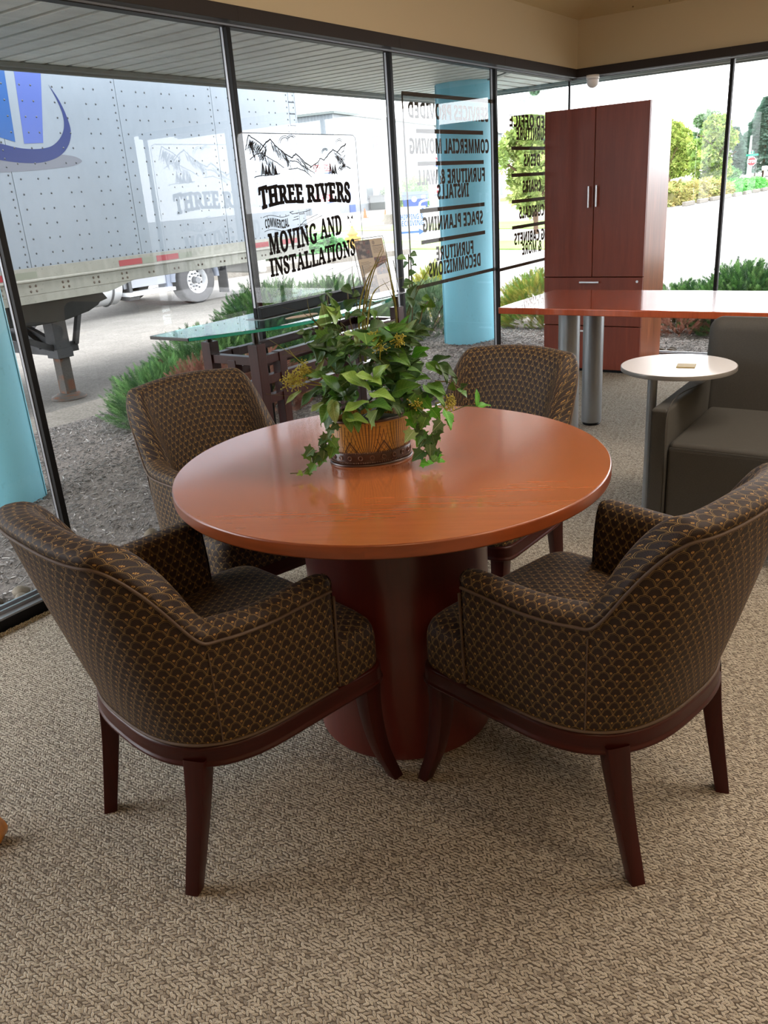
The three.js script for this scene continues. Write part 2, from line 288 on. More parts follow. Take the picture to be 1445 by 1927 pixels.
{
  let n = 1;
  for (let k = 0; k < 6; k++) {                 // long window wall on the left
    const z0 = Z0 + k * BAY, z1 = z0 + BAY, g = structGroup('window_' + n++);
    const a = k ? z0 : WZ, p = new THREE.PlaneGeometry(z1 - a, 1.986); p.rotateY(Math.PI / 2); part('pane', at(p, WX, 1.043, (a + z1) / 2), M.pane, g);
    rails(g, 'z', a, z1); postAt(g, WX, z1, 'z');
  }
  for (let k = 0; k < 4; k++) {                 // return wall at the back
    const x0 = k ? BX + (k - 1) * BAY : WX, x1 = BX + k * BAY, g = structGroup('window_' + n++);
    const p = new THREE.PlaneGeometry(x1 - x0, 1.986); part('pane', at(p, (x0 + x1) / 2, 1.043, WZ), M.pane, g);
    rails(g, 'x', x0, x1); postAt(g, x1, WZ, 'x');
    if (!k) { part('corner_seal', [box(WX - 0.007, 0.05, WZ - 0.007, WX + 0.007, 2.036, WZ + 0.007)], M.mullion, g); }
  }
}
struct('wall_left', [box(-2.8, 2.09, -6.57, -2.6, 3.3, 3.5)], M.wallPaint);
struct('wall_back', [box(-2.6, 2.09, -6.57, 3.7, 3.3, -6.4)], M.wallPaint);
struct('unseen_wall_right', [box(2.35, 0, -6.57, 2.55, 3.3, 3.5)], M.wallPaint);  // out of view; placed to keep bright back windows out of the pane reflections
struct('unseen_wall_front', [box(-2.8, 0, 3.3, 3.7, 3.3, 3.5), box(-2.8, 0, 0.752, -2.6, 2.09, 3.3)], M.wallPaint);  // out of view; the left stretch darkens the front carpet
{ // vaulted ceiling: it rises inward from the top of the bulkhead to a flat middle
  const y0 = 2.407, y1 = 2.95, a = [-2.6, -6.4], b = [-1.1, -4.9], t = 0.05;
  const quad = (p) => { const g = new THREE.BufferGeometry(), up = p.map(([x, y, z]) => [x, y + t, z]), f = [p[0], p[1], p[2], p[0], p[2], p[3], up[0], up[2], up[1], up[0], up[3], up[2]]; for (let i = 0; i < 4; i++) { const j = (i + 1) % 4; f.push(p[i], up[i], up[j], p[i], up[j], p[j]); } g.setAttribute('position', new THREE.Float32BufferAttribute(f.flat(), 3)); g.computeVertexNormals(); return boxUV(g); };
  const g = structGroup('ceiling'), R = rng(7);
  part('ceiling_panel', quad([[a[0], y0, a[1]], [a[0], y0, 3.5], [b[0], y1, 3.5], [b[0], y1, b[1]]]), M.ceilingPaint, g);
  part('ceiling_panel', quad([[3.7, y0, a[1]], [a[0], y0, a[1]], [b[0], y1, b[1]], [3.7, y1, b[1]]]), M.ceilingPaint, g);
  part('ceiling_panel', quad([[b[0], y1, b[1]], [b[0], y1, 3.5], [3.7, y1, 3.5], [3.7, y1, b[1]]]), M.ceilingPaint, g);
  const heads = []; for (let i = 0; i < 150; i++) { const s = new THREE.SphereGeometry(0.004 + R() * 0.003, 6, 4), e = R(), q = R(); s.translate(lerp(-2.3, 1, q), lerp(y0, y1, e) - 0.002, lerp(a[1], b[1], e)); heads.push(s); }
  part('nail_head', heads, std({ color: C('#7c6b4c'), roughness: 0.8 }), g).userData.kind = 'stuff';
}
function unseenCeilingLamp(x, z, k, c) {  // out of view, placed to light the carpet and chairs
  const t = thing('unseen_ceiling_light', 'unseen light panel in the ceiling, out of view, lighting the carpet and chairs', 'light', [x, 2.94, z], 0, 'unseen ceiling light panels');
  part('frame', [box(-0.62, -0.012, -0.32, 0.62, 0.006, -0.3), box(-0.62, -0.012, 0.3, 0.62, 0.006, 0.32), box(-0.62, -0.012, -0.3, -0.6, 0.006, 0.3), box(0.6, -0.012, -0.3, 0.62, 0.006, 0.3)], M.whitePaint, t);
  part('diffuser', box(-0.6, -0.004, -0.3, 0.6, 0.004, 0.3), std({ color: C('#fff4e2'), emissive: C(c), emissiveIntensity: 0.8, roughness: 0.6 }), t);
  const l = new THREE.RectAreaLight(c, LAMP_POWER * k, 1.2, 0.6); l.name = 'unseen_ceiling_light_glow'; l.position.set(0, -0.02, 0); l.rotation.x = -Math.PI / 2; t.add(l);
}
for (const [x, z, k, c] of [[1.1, 0.9, 1.0, 0xffd2a0], [0.7, -3.5, 1.2, LAMP_COLOR], [1.7, -1.2, 0.8, 0xffe4c4], [1.7, -3.4, 1.1, LAMP_COLOR], [0.0, -2.5, 1.7, LAMP_COLOR]]) unseenCeilingLamp(x, z, k, c);
{ // small dome camera under the back head rail
  const t = thing('dome_camera', 'small pale grey dome hanging under the window head near the corner', 'camera', [-2.455, 2.036, -6.33]);
  part('mount', lathe([[0, 0], [0.045, 0], [0.046, -0.02], [0.043, -0.03], [0, -0.03]].reverse(), 32), M.whitePlastic, t);
  part('dome', lathe([[0.043, -0.028], [0.043, -0.045], [0.036, -0.066], [0.02, -0.08], [0, -0.085]].reverse(), 32), std({ color: C('#f6f7fa'), roughness: 0.35 }), t);
}

// ================================================================== outside: ground, planting bed, eaves
const GY = -0.3;
struct('road', slab([[-140, 40], [80, 40], [80, -330], [-140, -330]], GY - 0.2, GY), M.road);
struct('driveway', slab([[-24, 30], [-6.45, 30], [-6.45, -10.4], [-14, -14], [-14, -19.5], [-24, -21]], GY, GY + 0.006), M.concrete);
struct('parking_lot', slab([[-8.2, -10.4], [45, -10.4], [45, -150], [-9.5, -150], [-12.2, -62], [-12.6, -44], [-9.8, -20.4]], GY, GY + 0.01), M.lotAsphalt);
const lawn = (n, pts, m) => struct(n, slab(pts, GY, GY + 0.03), m);
lawn('lawn_1', [[-40, -37], [-22.6, -28.1], [-14.55, -24.6], [-11.6, -23.7], [-8.6, -23], [-8.2, -20.2], [-10.2, -20.7], [-12.7, -21.3], [-17.6, -22.4], [-36, -31]], M.lawn);
lawn('lawn_2', [[-60, -50], [-31.2, -39.5], [-24, -37], [-17.5, -35.8], [-13, -35], [-11.5, -29.2], [-14.7, -30.2], [-20, -32], [-26.4, -33.6], [-58, -44]], M.lawn);
lawn('lawn_3', [[-25, -72], [-29.5, -137], [-48, -160], [-46, -80]], M.dryLawn);
lawn('lawn_4', [[-15.5, -76], [-12.5, -76], [-12, -150], [-24, -150], [-20.6, -100]], M.dryLawn);
function bedY(x, z) { const d = Math.max(-2.76 - x, -6.53 - z, 0); return -0.035 - 0.055 * d - 0.02 * smooth(1.2, 3.2, d) + 0.035 * (N1(x * 1.7 + 50, z * 1.7 + 50, 999, 999) - 0.5) * smooth(0.15, 0.6, d) + 0.012 * (N2(x * 9 + 80, z * 9 + 80, 9999, 9999) - 0.5); }
{
  const f = (x0, x1, z0, z1, nx, nz) => gridGeo(nx, nz, (u, v) => { const x = lerp(x0, x1, u), z = lerp(z1, z0, v); return [x, bedY(x, z), z, x, z]; });
  struct('planting_bed', [f(-5.9, -2.73, -10, 4.5, 60, 260), f(-2.74, 3.6, -10, -6.5, 120, 64)], M.mulchSoil);
  struct('kerb_1', [box(-6.5, GY - 0.1, -10.5, -5.88, GY + 0.055, 4.5, 0.02)], M.kerbConcrete);
  struct('kerb_2', [box(-6.5, GY - 0.1, -10.5, 4, GY + 0.06, -9.97, 0.02)], M.kerbConcrete);
  // loose shredded bark lying on the bed
  const R = rng(55), shapes = [0, 1, 2].map((k) => { const g = new THREE.BoxGeometry(1, 0.16, 0.2, 3, 1, 1), p = g.attributes.position; for (let i = 0; i < p.count; i++) { const x = p.getX(i); p.setXYZ(i, x, p.getY(i) + 0.12 * Math.sin(x * 3 + k) + 0.05 * R(), p.getZ(i) * (1 - Math.abs(x) * 1.1) + 0.1 * Math.cos(x * 4 + k)); } g.computeVertexNormals(); return g; });
  shapes.forEach((geo, k) => {
    const n = 13000, im = new THREE.InstancedMesh(geo, M.chip, n), m = new THREE.Matrix4(), q = new THREE.Quaternion(), c = new THREE.Color();
    for (let i = 0; i < n; i++) {
      let x, z; if (R() < 0.72) { x = lerp(-5.85, -2.8, R()); z = lerp(-8.5, 0.6, R()); } else { x = lerp(-2.8, 1, R()); z = lerp(-9.2, -6.56, R()); }
      const L = 0.014 + 0.045 * R() * R();
      q.setFromEuler(new THREE.Euler((R() - 0.5) * 0.7, R() * 6.3, (R() - 0.5) * 0.6)); m.compose(V3(x, bedY(x, z) + 0.004 + 0.006 * R(), z), q, V3(L, 0.02, 0.02 + 0.02 * R())); im.setMatrixAt(i, m);
      const t = R(), b = t > 0.9 ? 0.3 + 0.2 * R() : 0.07 + 0.15 * R(); im.setColorAt(i, c.setRGB(b, b * 0.96, b * 0.92));
    }
    im.name = numbered('mulch_chips'); im.userData = { kind: 'stuff', label: ['grey brown shredded bark mulch covering the bed by the windows', 'fine splinters of bark scattered over the mulch bed', 'short curled bark shreds scattered over the mulch bed'][k], category: 'mulch' }; im.castShadow = im.receiveShadow = true; scene.add(im);
  });
  // river stones along the foot of the glass
  const g = structGroup('stone_border'), blanks = [0, 1, 2, 3, 4].map((k) => { const s = new THREE.IcosahedronGeometry(1, 2), p = s.attributes.position; for (let i = 0; i < p.count; i++) { const a = V3(p.getX(i), p.getY(i), p.getZ(i)), e = 1 + 0.14 * Math.sin(a.x * 2.3 + k) + 0.1 * Math.cos(a.z * 3.1 + 2 * k) + 0.08 * Math.sin(a.y * 4 + k); p.setXYZ(i, a.x * e, a.y * e * 0.62, a.z * e * 0.78); } const w = mergeVertices(s.deleteAttribute('normal') && s.deleteAttribute('uv') ? s : s); w.computeVertexNormals(); return boxUV(w); });
  const put = (x, z, r) => { const s = part('stone', blanks[Math.floor(R() * 5)], M.stones[Math.floor(R() * 6)], g); s.position.set(x, bedY(x, z) + r * 0.3, z); s.rotation.set((R() - 0.5) * 0.7, R() * 6.3, (R() - 0.5) * 0.7); s.scale.setScalar(r); };
  for (let i = 0; i < 60; i++) put(-2.81 - R() * R() * 0.3, lerp(-2.0, 0.2, i / 60) + R() * 0.04, 0.026 + R() * 0.024);
  for (let i = 0; i < 34; i++) put(-2.82 - R() * R() * 0.3, lerp(-6.6, -2.1, i / 34) + R() * 0.1, 0.026 + R() * 0.024);
  for (let i = 0; i < 150; i++) put(lerp(-3.4, -0.2, i / 150) + R() * 0.05, -6.6 - R() * R() * 0.75, 0.024 + R() * 0.034);
}
{ // eaves: soffit planks at right angles to the walls, mitred at the corner; metal fascia; roof above; ends out of view to let daylight onto the left carpet
  const SY = 2.24, ZE = -1.0, xe = -5.0, ze = -8.45, pitch = 0.165, sl = (WZ - ze) / (WX - xe), g1 = structGroup('soffit_left'), g2 = structGroup('soffit_back');
  const mitreX = (z) => (z > WZ ? -2.79 : WX - 0.03 + (z - WZ) / sl), plank = (pts) => { const s = new THREE.Shape(pts.map(([a, b]) => new THREE.Vector2(a, -b))); const e = new THREE.ExtrudeGeometry(s, { depth: 0.014, bevelEnabled: true, bevelSize: 0.003, bevelThickness: 0.003, bevelSegments: 1 }); e.rotateX(-Math.PI / 2); e.translate(0, SY, 0); return boxUV(e); };
  const gap = 0.042;
  for (let z = ZE; z > ze + 0.02; z -= pitch) { const z1 = Math.max(z - pitch + gap, ze + 0.005), a = mitreX(z), b = mitreX(z1); if (a - xe < 0.05) break; part('plank', plank([[xe, z], [a, z], [Math.max(b, xe + 0.01), z1], [xe, z1]]), M.soffit, g1); }
  for (let x = xe + 0.02; x < 3.7; x += pitch) { const x1 = x + pitch - gap, zz = (q) => (q > -2.79 ? -6.56 : WZ + (q - WX + 0.03) * sl - 0.012); part('plank', plank([[x, ze], [x1, ze], [x1, zz(x1)], [x, zz(x)]]), M.soffit, g2); }
  const dark = std({ color: C('#3a3632'), roughness: 0.9 });
  part('backing_board', box(xe, SY + 0.05, ze, -2.79, SY + 0.06, ZE), dark, g1); part('backing_board', box(-2.79, SY + 0.05, ze, 3.7, SY + 0.06, -6.56), dark, g2);
  const d = V3(xe - WX + 0.03, 0, ze - WZ), n = d.length(); const tr = box(0, SY - 0.012, -0.03, n, SY + 0.012, 0.03, 0.004); tr.rotateY(Math.atan2(-d.z, d.x)); tr.translate(WX - 0.03, 0, WZ); struct('trim_2', tr, M.fascia);
  struct('trim_3', [box(xe - 0.03, SY - 0.045, ze - 0.03, xe, SY + 0.3, ZE, 0.004), box(xe - 0.012, SY - 0.03, ze, xe + 0.05, SY - 0.004, ZE, 0.003), box(xe - 0.03, SY - 0.045, ZE, -2.8, SY + 0.3, ZE + 0.03, 0.004)], M.fascia);
  struct('trim_4', [box(xe - 0.03, SY - 0.045, ze - 0.03, 3.7, SY + 0.3, ze, 0.004), box(xe, SY - 0.03, ze - 0.012, 3.7, SY - 0.004, ze + 0.05, 0.003)], M.fascia);
  struct('roof', [box(-2.8, 3.3, ze - 0.03, 3.75, 3.5, 3.55), box(xe - 0.03, SY + 0.3, ze - 0.03, -2.8, 3.0, ZE + 0.03), box(-2.8, SY + 0.3, ze - 0.03, 3.75, 3.3, -6.57)], M.fascia);
}
function column(x, z, label) {
  const t = thing('column', label, 'column', [x, bedY(x, z) - 0.05, z]), H = 2.24 - bedY(x, z) + 0.05;
  part('shaft', at(cyl(0.275, 0.275, H, 72, true), 0, 0, 0), M.columnBlue, t);
  for (const a of [2.35, 5.49]) { const s = box(-0.004, 0, -0.003, 0.004, H - 0.01, 0.002); s.translate(0, 0, 0.2765); s.rotateY(a); part('seam', s, std({ color: C('#3b7f93'), roughness: 0.6 }), t); }
}
column(-4.11 - 0.02, -7.47, 'round light blue steel column behind the lettered window panes');
column(-4.27, -2.25, 'round light blue steel column at the left edge of the frame beside the mulch');
// ================================================================== armchairs
// local axes: the sitter looks along -z, origin on the floor under the seat
function barrel(s, a, zc, b, zf, n) {      // plan curve, s from -1 (left arm front) over 0 (middle of the back) to 1
  const straight = zc - zf, curve = 0.55, q = Math.abs(s), L = straight / (straight + curve);
  let x, z;
  if (1 - q < L) { x = a; z = zf + (1 - q) / L * straight; } else { const t = (q / (1 - L)) * Math.PI / 2, e = 2 / n; x = a * Math.pow(Math.sin(t), e); z = zc + b * Math.pow(Math.max(0, Math.cos(t)), e); }
  return [Math.sign(s) * x, z];
}
function sweepBand(plan, prof) {           // closed plan of [x,z], profile of [out,y]; plan runs so that +out points outward
  const n = plan.length, nor = plan.map((p, i) => { const a = plan[(i + n - 1) % n], b = plan[(i + 1) % n], d = V3(b[0] - a[0], 0, b[1] - a[1]).normalize(); return [d.z, -d.x]; });
  let acc = 0; const len = plan.map((p, i) => { const v = acc, b = plan[(i + 1) % n]; acc += Math.hypot(b[0] - p[0], b[1] - p[1]); return v; });
  return gridGeo(n, prof.length - 1, (u, v) => { const i = Math.round(u * n), k = i % n, [o, y] = prof[Math.round(v * (prof.length - 1))]; return [plan[k][0] + nor[k][0] * o, y, plan[k][1] + nor[k][1] * o, y + o, i === n ? acc : len[k]]; }, true);
}
function makeChair() {
  const t = new THREE.Group();
  const rimY = (s) => { const q = Math.abs(s); return 0.618 + 0.212 * (1 - smooth(0.25, 0.53, q)) + 0.006 * smooth(0.75, 1, q) - 0.01 * smooth(0, 0.26, q) * (1 - smooth(0.25, 0.45, q)); };
  const y0 = 0.35, plan0 = (s) => barrel(s, 0.272, 0.02, 0.245, -0.115, 2.7);
  const outward = (s) => { const e = 0.004, a = plan0(Math.max(-1, s - e)), b = plan0(Math.min(1, s + e)), d = V3(b[0] - a[0], 0, b[1] - a[1]).normalize(); return [d.z, -d.x]; };   // s grows from left over back to right
  const sgn = (() => { const o = outward(0); return o[1] > 0 ? 1 : -1; })();
  const shellPoint = (s, y, out) => { const [x, z] = plan0(s), o = outward(s), q = Math.abs(s), back = 1 - smooth(0.22, 0.6, q), lean = 0.045 + 0.215 * back, w = (y - y0); return [x + sgn * o[0] * (out + lean * w * 0.9) * (1 - 0.0 * back) + 0, y, z + sgn * o[1] * (out + lean * w) + back * 0.0]; };
  // cross-section: outside from the bottom up, over a rounded top, inside down into the seat
  const NP = 34, NS = 150;
  const section = (s, j) => {
    const q = Math.abs(s), th = lerp(0.062, 0.074, smooth(0.9, 0.4, q)), r = th / 2, rv = 0.026, yr = rimY(s), yb = yr - rv, k = j / NP;
    if (k < 0.36) { const y = lerp(y0, yb - 0.004, k / 0.36); return [0.004 * Math.sin((k / 0.36) * Math.PI), y, y]; }
    if (k < 0.64) { const a = ((k - 0.36) / 0.28) * Math.PI; return [-r + (r + 0.002) * Math.sign(Math.cos(a)) * Math.pow(Math.abs(Math.cos(a)), 0.8) + 0.002, yb + rv * Math.pow(Math.sin(a), 0.9), yb + a * r]; }
    const y = lerp(yb - 0.004, 0.4, (k - 0.64) / 0.36); return [-th - 0.006 - 0.012 * Math.sin(((k - 0.64) / 0.36) * Math.PI), y, yb + Math.PI * r + (yb - y)];
  };
  const endRound = (s) => { const q = (Math.abs(s) - 0.955) / 0.045; return q > 0 ? 1 - 0.34 * (1 - Math.sqrt(Math.max(0, 1 - q * q))) : 1; };
  const S = (u) => { const s = u * 2 - 1; return Math.sign(s) * Math.pow(Math.abs(s), 0.96); };
  const arc = []; { let acc = 0, prev; for (let i = 0; i <= NS; i++) { const p = shellPoint(S(i / NS), 0.56, 0); if (prev) acc += Math.hypot(p[0] - prev[0], p[2] - prev[2]); prev = p; arc.push(acc); } }
  const shell = gridGeo(NS, NP, (u, v) => {
    const s = S(u), i = Math.round(u * NS); let [o, y, w] = section(s, v * NP); const e = endRound(s), c = -0.034; o = c + (o - c) * e; if (y > y0 + 0.05) y = lerp(rimY(s) - 0.03, y, y > rimY(s) - 0.06 ? lerp(1, e, 0.5) : 1);
    const p = shellPoint(s, y, o); return [...p, arc[i], w];
  });
  const caps = [-1, 1].map((sd) => {        // front face of each arm
    const pts = []; for (let j = 0; j <= NP; j++) { let [o, y] = section(sd, j); const e = endRound(sd), c = -0.034; o = c + (o - c) * e; if (y > y0 + 0.05) y = lerp(rimY(sd) - 0.03, y, y > rimY(sd) - 0.06 ? lerp(1, e, 0.5) : 1); pts.push(shellPoint(sd, y, o)); }
    const pos = [], uv = [], m = pts.map((p) => [...p]), n = pts.length, half = Math.floor(n / 2);
    const tri = (a, b, c) => { for (const p of sd > 0 ? [a, b, c] : [a, c, b]) { pos.push(p[0], p[1], p[2] - 0.004); uv.push(p[0], p[1]); } };
    for (let k = 0; k < half; k++) { const a = m[k], b = m[k + 1], c = m[n - 1 - k], d = m[n - 2 - k]; tri(a, b, c); if (n - 2 - k > k + 1) tri(b, d, c); }
    const g = new THREE.BufferGeometry(); g.setAttribute('position', new THREE.Float32BufferAttribute(pos, 3)); g.setAttribute('uv', new THREE.Float32BufferAttribute(uv, 2)); g.computeVertexNormals(); return g;
  });
  const fab = M.fabric.clone(); fab.side = THREE.DoubleSide;
  part('backrest', [shell, ...caps], fab, t);
  // piping under the rolled rim, down the front edges, and a gimp along the wood
  const pipe = []; for (let i = 0; i <= 110; i++) { const s = lerp(-0.985, 0.985, i / 110), p = shellPoint(s, rimY(s) - 0.029, 0.0045); pipe.push(V3(...p)); }
  const gimp = []; for (let i = 0; i <= 110; i++) { const s = lerp(-0.985, 0.985, i / 110), p = shellPoint(s, y0 + 0.003, 0.003); gimp.push(V3(...p)); }
  const pipes = [tube(pipe, 0.0036, 220, 6), tube(gimp, 0.0035, 220, 6)];
  for (const sd of [-1, 1]) { const f = []; for (let k = 0; k <= 10; k++) { const p = shellPoint(sd * 0.998, lerp(y0, rimY(1) - 0.05, k / 10), -0.004); f.push(V3(p[0], p[1], p[2] - 0.004)); } pipes.push(tube(f, 0.0032, 30, 6)); }
  part('piping', pipes, M.fabricPlain, t);
  for (const sd of [-1, 1]) { const f = []; for (let k = 0; k <= 10; k++) f.push(V3(...shellPoint(sd * 0.52, lerp(y0, rimY(0.52) - 0.05, k / 10), 0.0035))); part('seam', tube(f, 0.0017, 24, 5), M.fabricPlain, t); }
  // seat cushion
  const so = []; { const arc2 = (cx, cz, r, a0, a1, n) => { for (let k = 0; k <= n; k++) { const a = lerp(a0, a1, k / n); so.push([cx + r * Math.cos(a), cz + r * Math.sin(a)]); } }; const H = Math.PI / 2;
    for (let k = 0; k <= 6; k++) so.push([lerp(-0.2, 0.2, k / 6), -0.262 - 0.004 * Math.sin(k / 6 * Math.PI)]); arc2(0.212, -0.205, 0.056, -H * 0.8, 0, 7); so.push([0.272, -0.17], [0.274, -0.135]); arc2(0.258, -0.125, 0.014, 0, H, 4); so.push([0.224, -0.106], [0.214, -0.06], [0.212, 0.05]); arc2(0.112, 0.085, 0.1, 0, H, 6); so.push([0, 0.186]); for (let k = so.length - 2; k > 6; k--) so.push([-so[k][0], so[k][1]]); }
  const NA = so.length, CZ = -0.06, prof = [[1, 0.347], [1.004, 0.36], [1.006, 0.4], [1.003, 0.418], [0.992, 0.433], [0.97, 0.446], [0.93, 0.456], [0.86, 0.463], [0.7, 0.47], [0.45, 0.475], [0.2, 0.477], [0, 0.478]];
  const seat = gridGeo(NA, prof.length - 1, (u, v) => { const p = so[Math.round(u * NA) % NA], q = prof[Math.round(v * (prof.length - 1))]; return [p[0] * q[0], q[1], CZ + (p[1] - CZ) * q[0]]; }, true);
  part('seat', boxUV(seat), fab, t);
  // mahogany seat rail with a bead along its lower edge
  const plan = []; for (let i = 0; i <= 64; i++) { const s = lerp(-1, 1, i / 64), p = barrel(s, 0.277, 0.02, 0.252, -0.2, 2.7); plan.push(p); }
  for (let i = 1; i < 8; i++) { const a = (i / 8) * Math.PI / 2; plan.push([0.277 - 0.05 + 0.05 * Math.cos(a), -0.212 - 0.05 * Math.sin(a)]); }
  for (let i = 0; i <= 8; i++) { const f = i / 8; plan.push([lerp(0.22, -0.22, f), -0.262 - 0.004 * Math.sin(f * Math.PI)]); }
  for (let i = 1; i < 8; i++) { const a = (1 - i / 8) * Math.PI / 2; plan.push([-(0.277 - 0.05 + 0.05 * Math.cos(a)), -0.212 - 0.05 * Math.sin(a)]); }
  const outw = (() => { const n = plan.length, k = 32, a = plan[k - 1], b = plan[k + 1], d = [b[0] - a[0], b[1] - a[1]]; return -d[0] > 0 ? 1 : -1; })();
  const pf = [[-0.03, 0.304], [0, 0.3025], [0.003, 0.304], [0.0045, 0.3075], [0.0035, 0.311], [0.0005, 0.3135], [0, 0.317], [0, 0.341], [-0.002, 0.346], [-0.006, 0.349], [-0.03, 0.349]].map(([o, y]) => [o * outw, y]);
  const rail = sweepBand(plan, outw > 0 ? pf : pf); const deck = plate(plan.map(([x, z]) => [x * 0.97, -z * 0.97]), 0.02); deck.rotateX(-Math.PI / 2); deck.translate(0, 0.315, 0);
  const mah = M.mahogany.clone(); mah.side = THREE.DoubleSide;
  part('seat_rail', [rail, deck], mah, t);
  // legs: rear ones nearly straight and raked back, front ones sabre-curved
  const leg = (pts, wa, wb, turn) => {
    const curve = new THREE.CatmullRomCurve3(pts.map((p) => V3(...p))), n = 14;
    return boxUV(toCreasedNormals(gridGeo(n + 1, 16, (u, v) => { const i = Math.min(n, Math.round(u * (n + 1))), last = u > 0.999, f = i / n, c = curve.getPoint(f), w = last ? 0 : lerp(wa, wb, f) / 2, k = Math.round(v * 16) % 16, e = [[1, -0.78], [1, 0], [1, 0.78], [0.94, 0.94], [0.78, 1], [0, 1], [-0.78, 1], [-0.94, 0.94], [-1, 0.78], [-1, 0], [-1, -0.78], [-0.94, -0.94], [-0.78, -1], [0, -1], [0.78, -1], [0.94, -0.94]][k], x = e[0] * w, z = e[1] * w; return [c.x + x * Math.cos(turn) - z * Math.sin(turn), c.y, c.z + x * Math.sin(turn) + z * Math.cos(turn)]; }), 0.6));
  };
  for (const s of [-1, 1]) part('leg', [leg([[s * 0.196, 0.322, 0.207], [s * 0.194, 0.2, 0.226], [s * 0.189, 0, 0.268]], 0.05, 0.031, -s * 0.5)], mah, t);
  for (const s of [-1, 1]) part('leg', [leg([[s * 0.236, 0.33, -0.225], [s * 0.234, 0.22, -0.228], [s * 0.241, 0.1, -0.245], [s * 0.252, 0, -0.278]], 0.05, 0.029, 0)], mah, t);
  return t;
}
M.fabricPlain = phys({ color: C('#4e3d30'), roughness: 0.7, sheen: 0.5, sheenColor: C('#b09060'), sheenRoughness: 0.4 });
const chairProto = makeChair();
const CHAIRS = [
  [-1.30, -1.13, 0.194, -0.981, 'near left dark patterned barrel armchair, its back cropped by the left edge of the photo'],
  [-0.603, -1.569, -0.976, -0.219, 'near right dark patterned barrel armchair in front of the grey lounge chair'],
  [-1.825, -1.795, 0.965, 0.26, 'far patterned barrel armchair beside the window, in front of the glass console'],
  [-1.275, -2.285, -0.05, 0.9988, 'far patterned barrel armchair behind the plant, backing onto the steel table legs'],
];
CHAIRS.forEach(([x, z, fx, fz, label], i) => {
  const o = i ? chairProto.clone() : chairProto;
  o.name = numbered('barrel_armchair'); o.position.set(x, 0, z); o.rotation.y = Math.atan2(-fx, -fz);
  tag(o, label, 'armchair', 'patterned armchairs round the table'); scene.add(o);
});

// ================================================================== round table
{
  const t = thing('round_table', 'round cherry wood table on a thick drum base under the potted plant', 'table', [-1.131, 0, -1.61], 0.5);
  const r = 0.536, top = new THREE.CylinderGeometry(r - 0.003, r - 0.003, 0.024, 128); top.translate(0, 0.737 - 0.012, 0);
  part('tabletop', boxUV(top, true), M.cherryTop, t);
  const e = lathe([[r - 0.05, 0.7055], [r - 0.004, 0.7055], [r - 0.001, 0.708], [r, 0.711], [r, 0.732], [r - 0.0012, 0.7355], [r - 0.004, 0.737]], 160); { const u = e.attributes.uv; for (let i = 0; i < u.count; i++) u.setXY(i, u.getY(i) * 0.06, u.getX(i) * 3.37); }
  part('edge_band', e, M.cherryEdge, t);
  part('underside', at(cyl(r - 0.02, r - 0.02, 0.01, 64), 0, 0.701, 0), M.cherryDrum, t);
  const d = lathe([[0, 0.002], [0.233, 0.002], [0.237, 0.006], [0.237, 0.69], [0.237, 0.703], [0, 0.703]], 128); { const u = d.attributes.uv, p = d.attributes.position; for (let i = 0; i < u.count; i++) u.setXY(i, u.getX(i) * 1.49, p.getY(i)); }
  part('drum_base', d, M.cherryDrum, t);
}
// ================================================================== conference table
{
  const t = thing('conference_table', 'long glossy cherry table on silver column legs in front of the cabinet', 'table', [-1.18, 0, -4.45]);
  part('tabletop', box(-0.905, 0.703, -0.375, 1.0, 0.737, 0.372, 0.004), M.confTop, t);
  for (const [x, z] of [[-0.585, 0.16], [-0.548, -0.105], [0.63, 0.165], [0.62, -0.105]]) {
    const l = part('leg', at(lathe([[0, 0.016], [0.055, 0.016], [0.0575, 0.018], [0.0575, 0.703], [0, 0.703]], 48), x, 0, z), M.silverPaint, t);
    part('foot', at(lathe([[0, 0], [0.048, 0], [0.05, 0.003], [0.05, 0.016], [0, 0.016]], 40), x, 0, z), M.black, l);
  }
}
